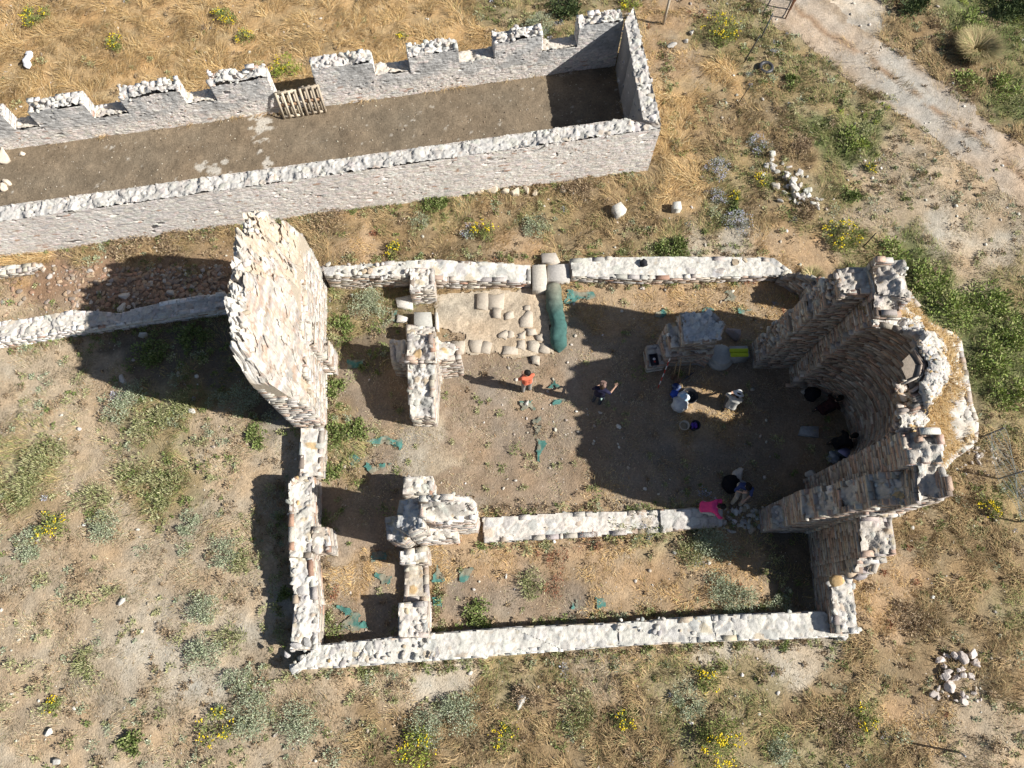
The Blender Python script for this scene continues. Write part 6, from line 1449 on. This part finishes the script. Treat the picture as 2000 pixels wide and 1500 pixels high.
def kneeling(lean=.35):
    c, s = math.cos(lean), math.sin(lean)
    return {'pelvis': (0, 0, .34), 'neck': (0, .5*s, .34+.5*c), 'head': (0, .5*s+.10, .34+.5*c+.12), 'shL': (-.17, .46*s, .34+.45*c), 'shR': (.17, .46*s, .34+.45*c), 'hipL': (-.09, 0, .30), 'hipR': (.09, 0, .30),
            'knL': (-.14, .40, .12), 'knR': (.16, .36, .36), 'anL': (-.13, -.02, .09), 'anR': (.15, .26, .09), 'toeL': (-.13, -.14, .05), 'toeR': (.16, .40, .04)}
J = standing(); arm(J, 'L', (-.24, .10, 1.12), (-.04, .26, 1.10), (.9, .2, .05)); arm(J, 'R', (.24, .10, 1.12), (.05, .28, 1.13), (-.9, .2, .05)); J['face'] = (-.75, .55, -.1)
person("person in an orange shirt standing in the sunny nave, arms folded", 1028, 763, .35, J, (.62, .16, .09), (.30, .29, .27), (.015, .012, .01), sleeve=.5)
J = standing(); arm(J, 'R', (.30, .06, 1.16), (.40, .30, 1.28), (.3, .9, .3)); arm(J, 'L', (-.25, .04, 1.11), (-.10, .24, 1.06), (.7, .6, -.1)); J['face'] = (0, 1, -.35)
pt = person("person in a navy shirt and brown cap standing in shade, one arm raised", 1164, 787, -.35, J, (.018, .018, .045), (.055, .065, .085), (.05, .03, .02), hat=('cap', (.20, .13, .11)))
m = MB(); rocks(m, [(.10, -.13, .90)], [.06], [(.30, .42, .38)], flat=.8); o = m.build("pocket_cloth", M_CLOTH, pt)
J = kneeling(.75); J['toeR'] = (.16, .40, .04); arm(J, 'L', (-.27, .52, .42), (-.20, .62, .14), (.2, .7, -.6)); arm(J, 'R', (.27, .50, .44), (.22, .66, .14), (-.1, .8, -.5)); J['face'] = (.1, .6, -.6)
person("person in a bright pink top and pale trousers kneeling on the arcade footing", 1364, 996, -PI/2-.15, J, (.72, .06, .22), (.52, .51, .46), (.012, .01, .01), z=.24, sleeve=.95)
J = kneeling(.25); J.update({'pelvis': (0, 0, .46), 'hipL': (-.09, 0, .43), 'hipR': (.09, 0, .43), 'neck': (0, .12, .94), 'head': (0, .17, 1.08), 'shL': (-.17, .11, .89), 'shR': (.17, .11, .89), 'knL': (-.12, .42, .48), 'knR': (.12, .42, .48), 'anL': (-.12, .52, .09), 'anR': (.12, .56, .09), 'toeL': (-.12, .68, .04), 'toeR': (.12, .72, .04)})
arm(J, 'L', (-.24, .26, .68), (-.12, .46, .62), (.5, .7, -.2)); arm(J, 'R', (.26, .28, .70), (.06, .32, .84), (-.6, -.2, .7)); J['face'] = (0, .8, -.6)
person("dark haired person in a patterned blue top seated on a stone, chin in hand", 1443, 955, PI-.35, J, (.05, .07, .18), (.46, .40, .31), (.010, .008, .008), hairlen=.22)
rock_thing(onground(1444, 951), .27, "grey stone seat under the dark haired person", "single stones on the site", col=(.34, .34, .34), flat=.62)
J = kneeling(.95); arm(J, 'L', (-.26, .52, .36), (-.22, .66, .10), (.1, .8, -.5)); arm(J, 'R', (.26, .5, .36), (.24, .62, .10), (0, .8, -.5))
person("person in a dark maroon top crouching low against the apse wall", 1598, 806, -PI/2+.55, J, (.035, .012, .014), (.03, .03, .035), (.008, .007, .007))
J = kneeling(.6); arm(J, 'L', (-.28, .36, .44), (-.34, .54, .16), (-.1, .8, -.5)); arm(J, 'R', (.27, .38, .44), (.2, .56, .18), (0, .8, -.5))
person("person all in black kneeling beside the purple lidded box in the apse", 1624, 872, -PI/2+.35, J, (.010, .010, .012), (.05, .04, .035), (.006, .006, .006))
J = kneeling(.30); arm(J, 'L', (-.26, .28, .52), (-.12, .44, .38), (.4, .8, -.3)); arm(J, 'R', (.26, .28, .52), (.12, .44, .38), (-.4, .8, -.3)); J['face'] = (0, 1, -.5)
person("person in a white sun hat and pale shirt crouching at the sunlit patch", 1421, 799, -.4, J, (.50, .48, .44), (.14, .13, .12), (.02, .015, .012), hat=('sun', (.80, .79, .77)), sleeve=.9)
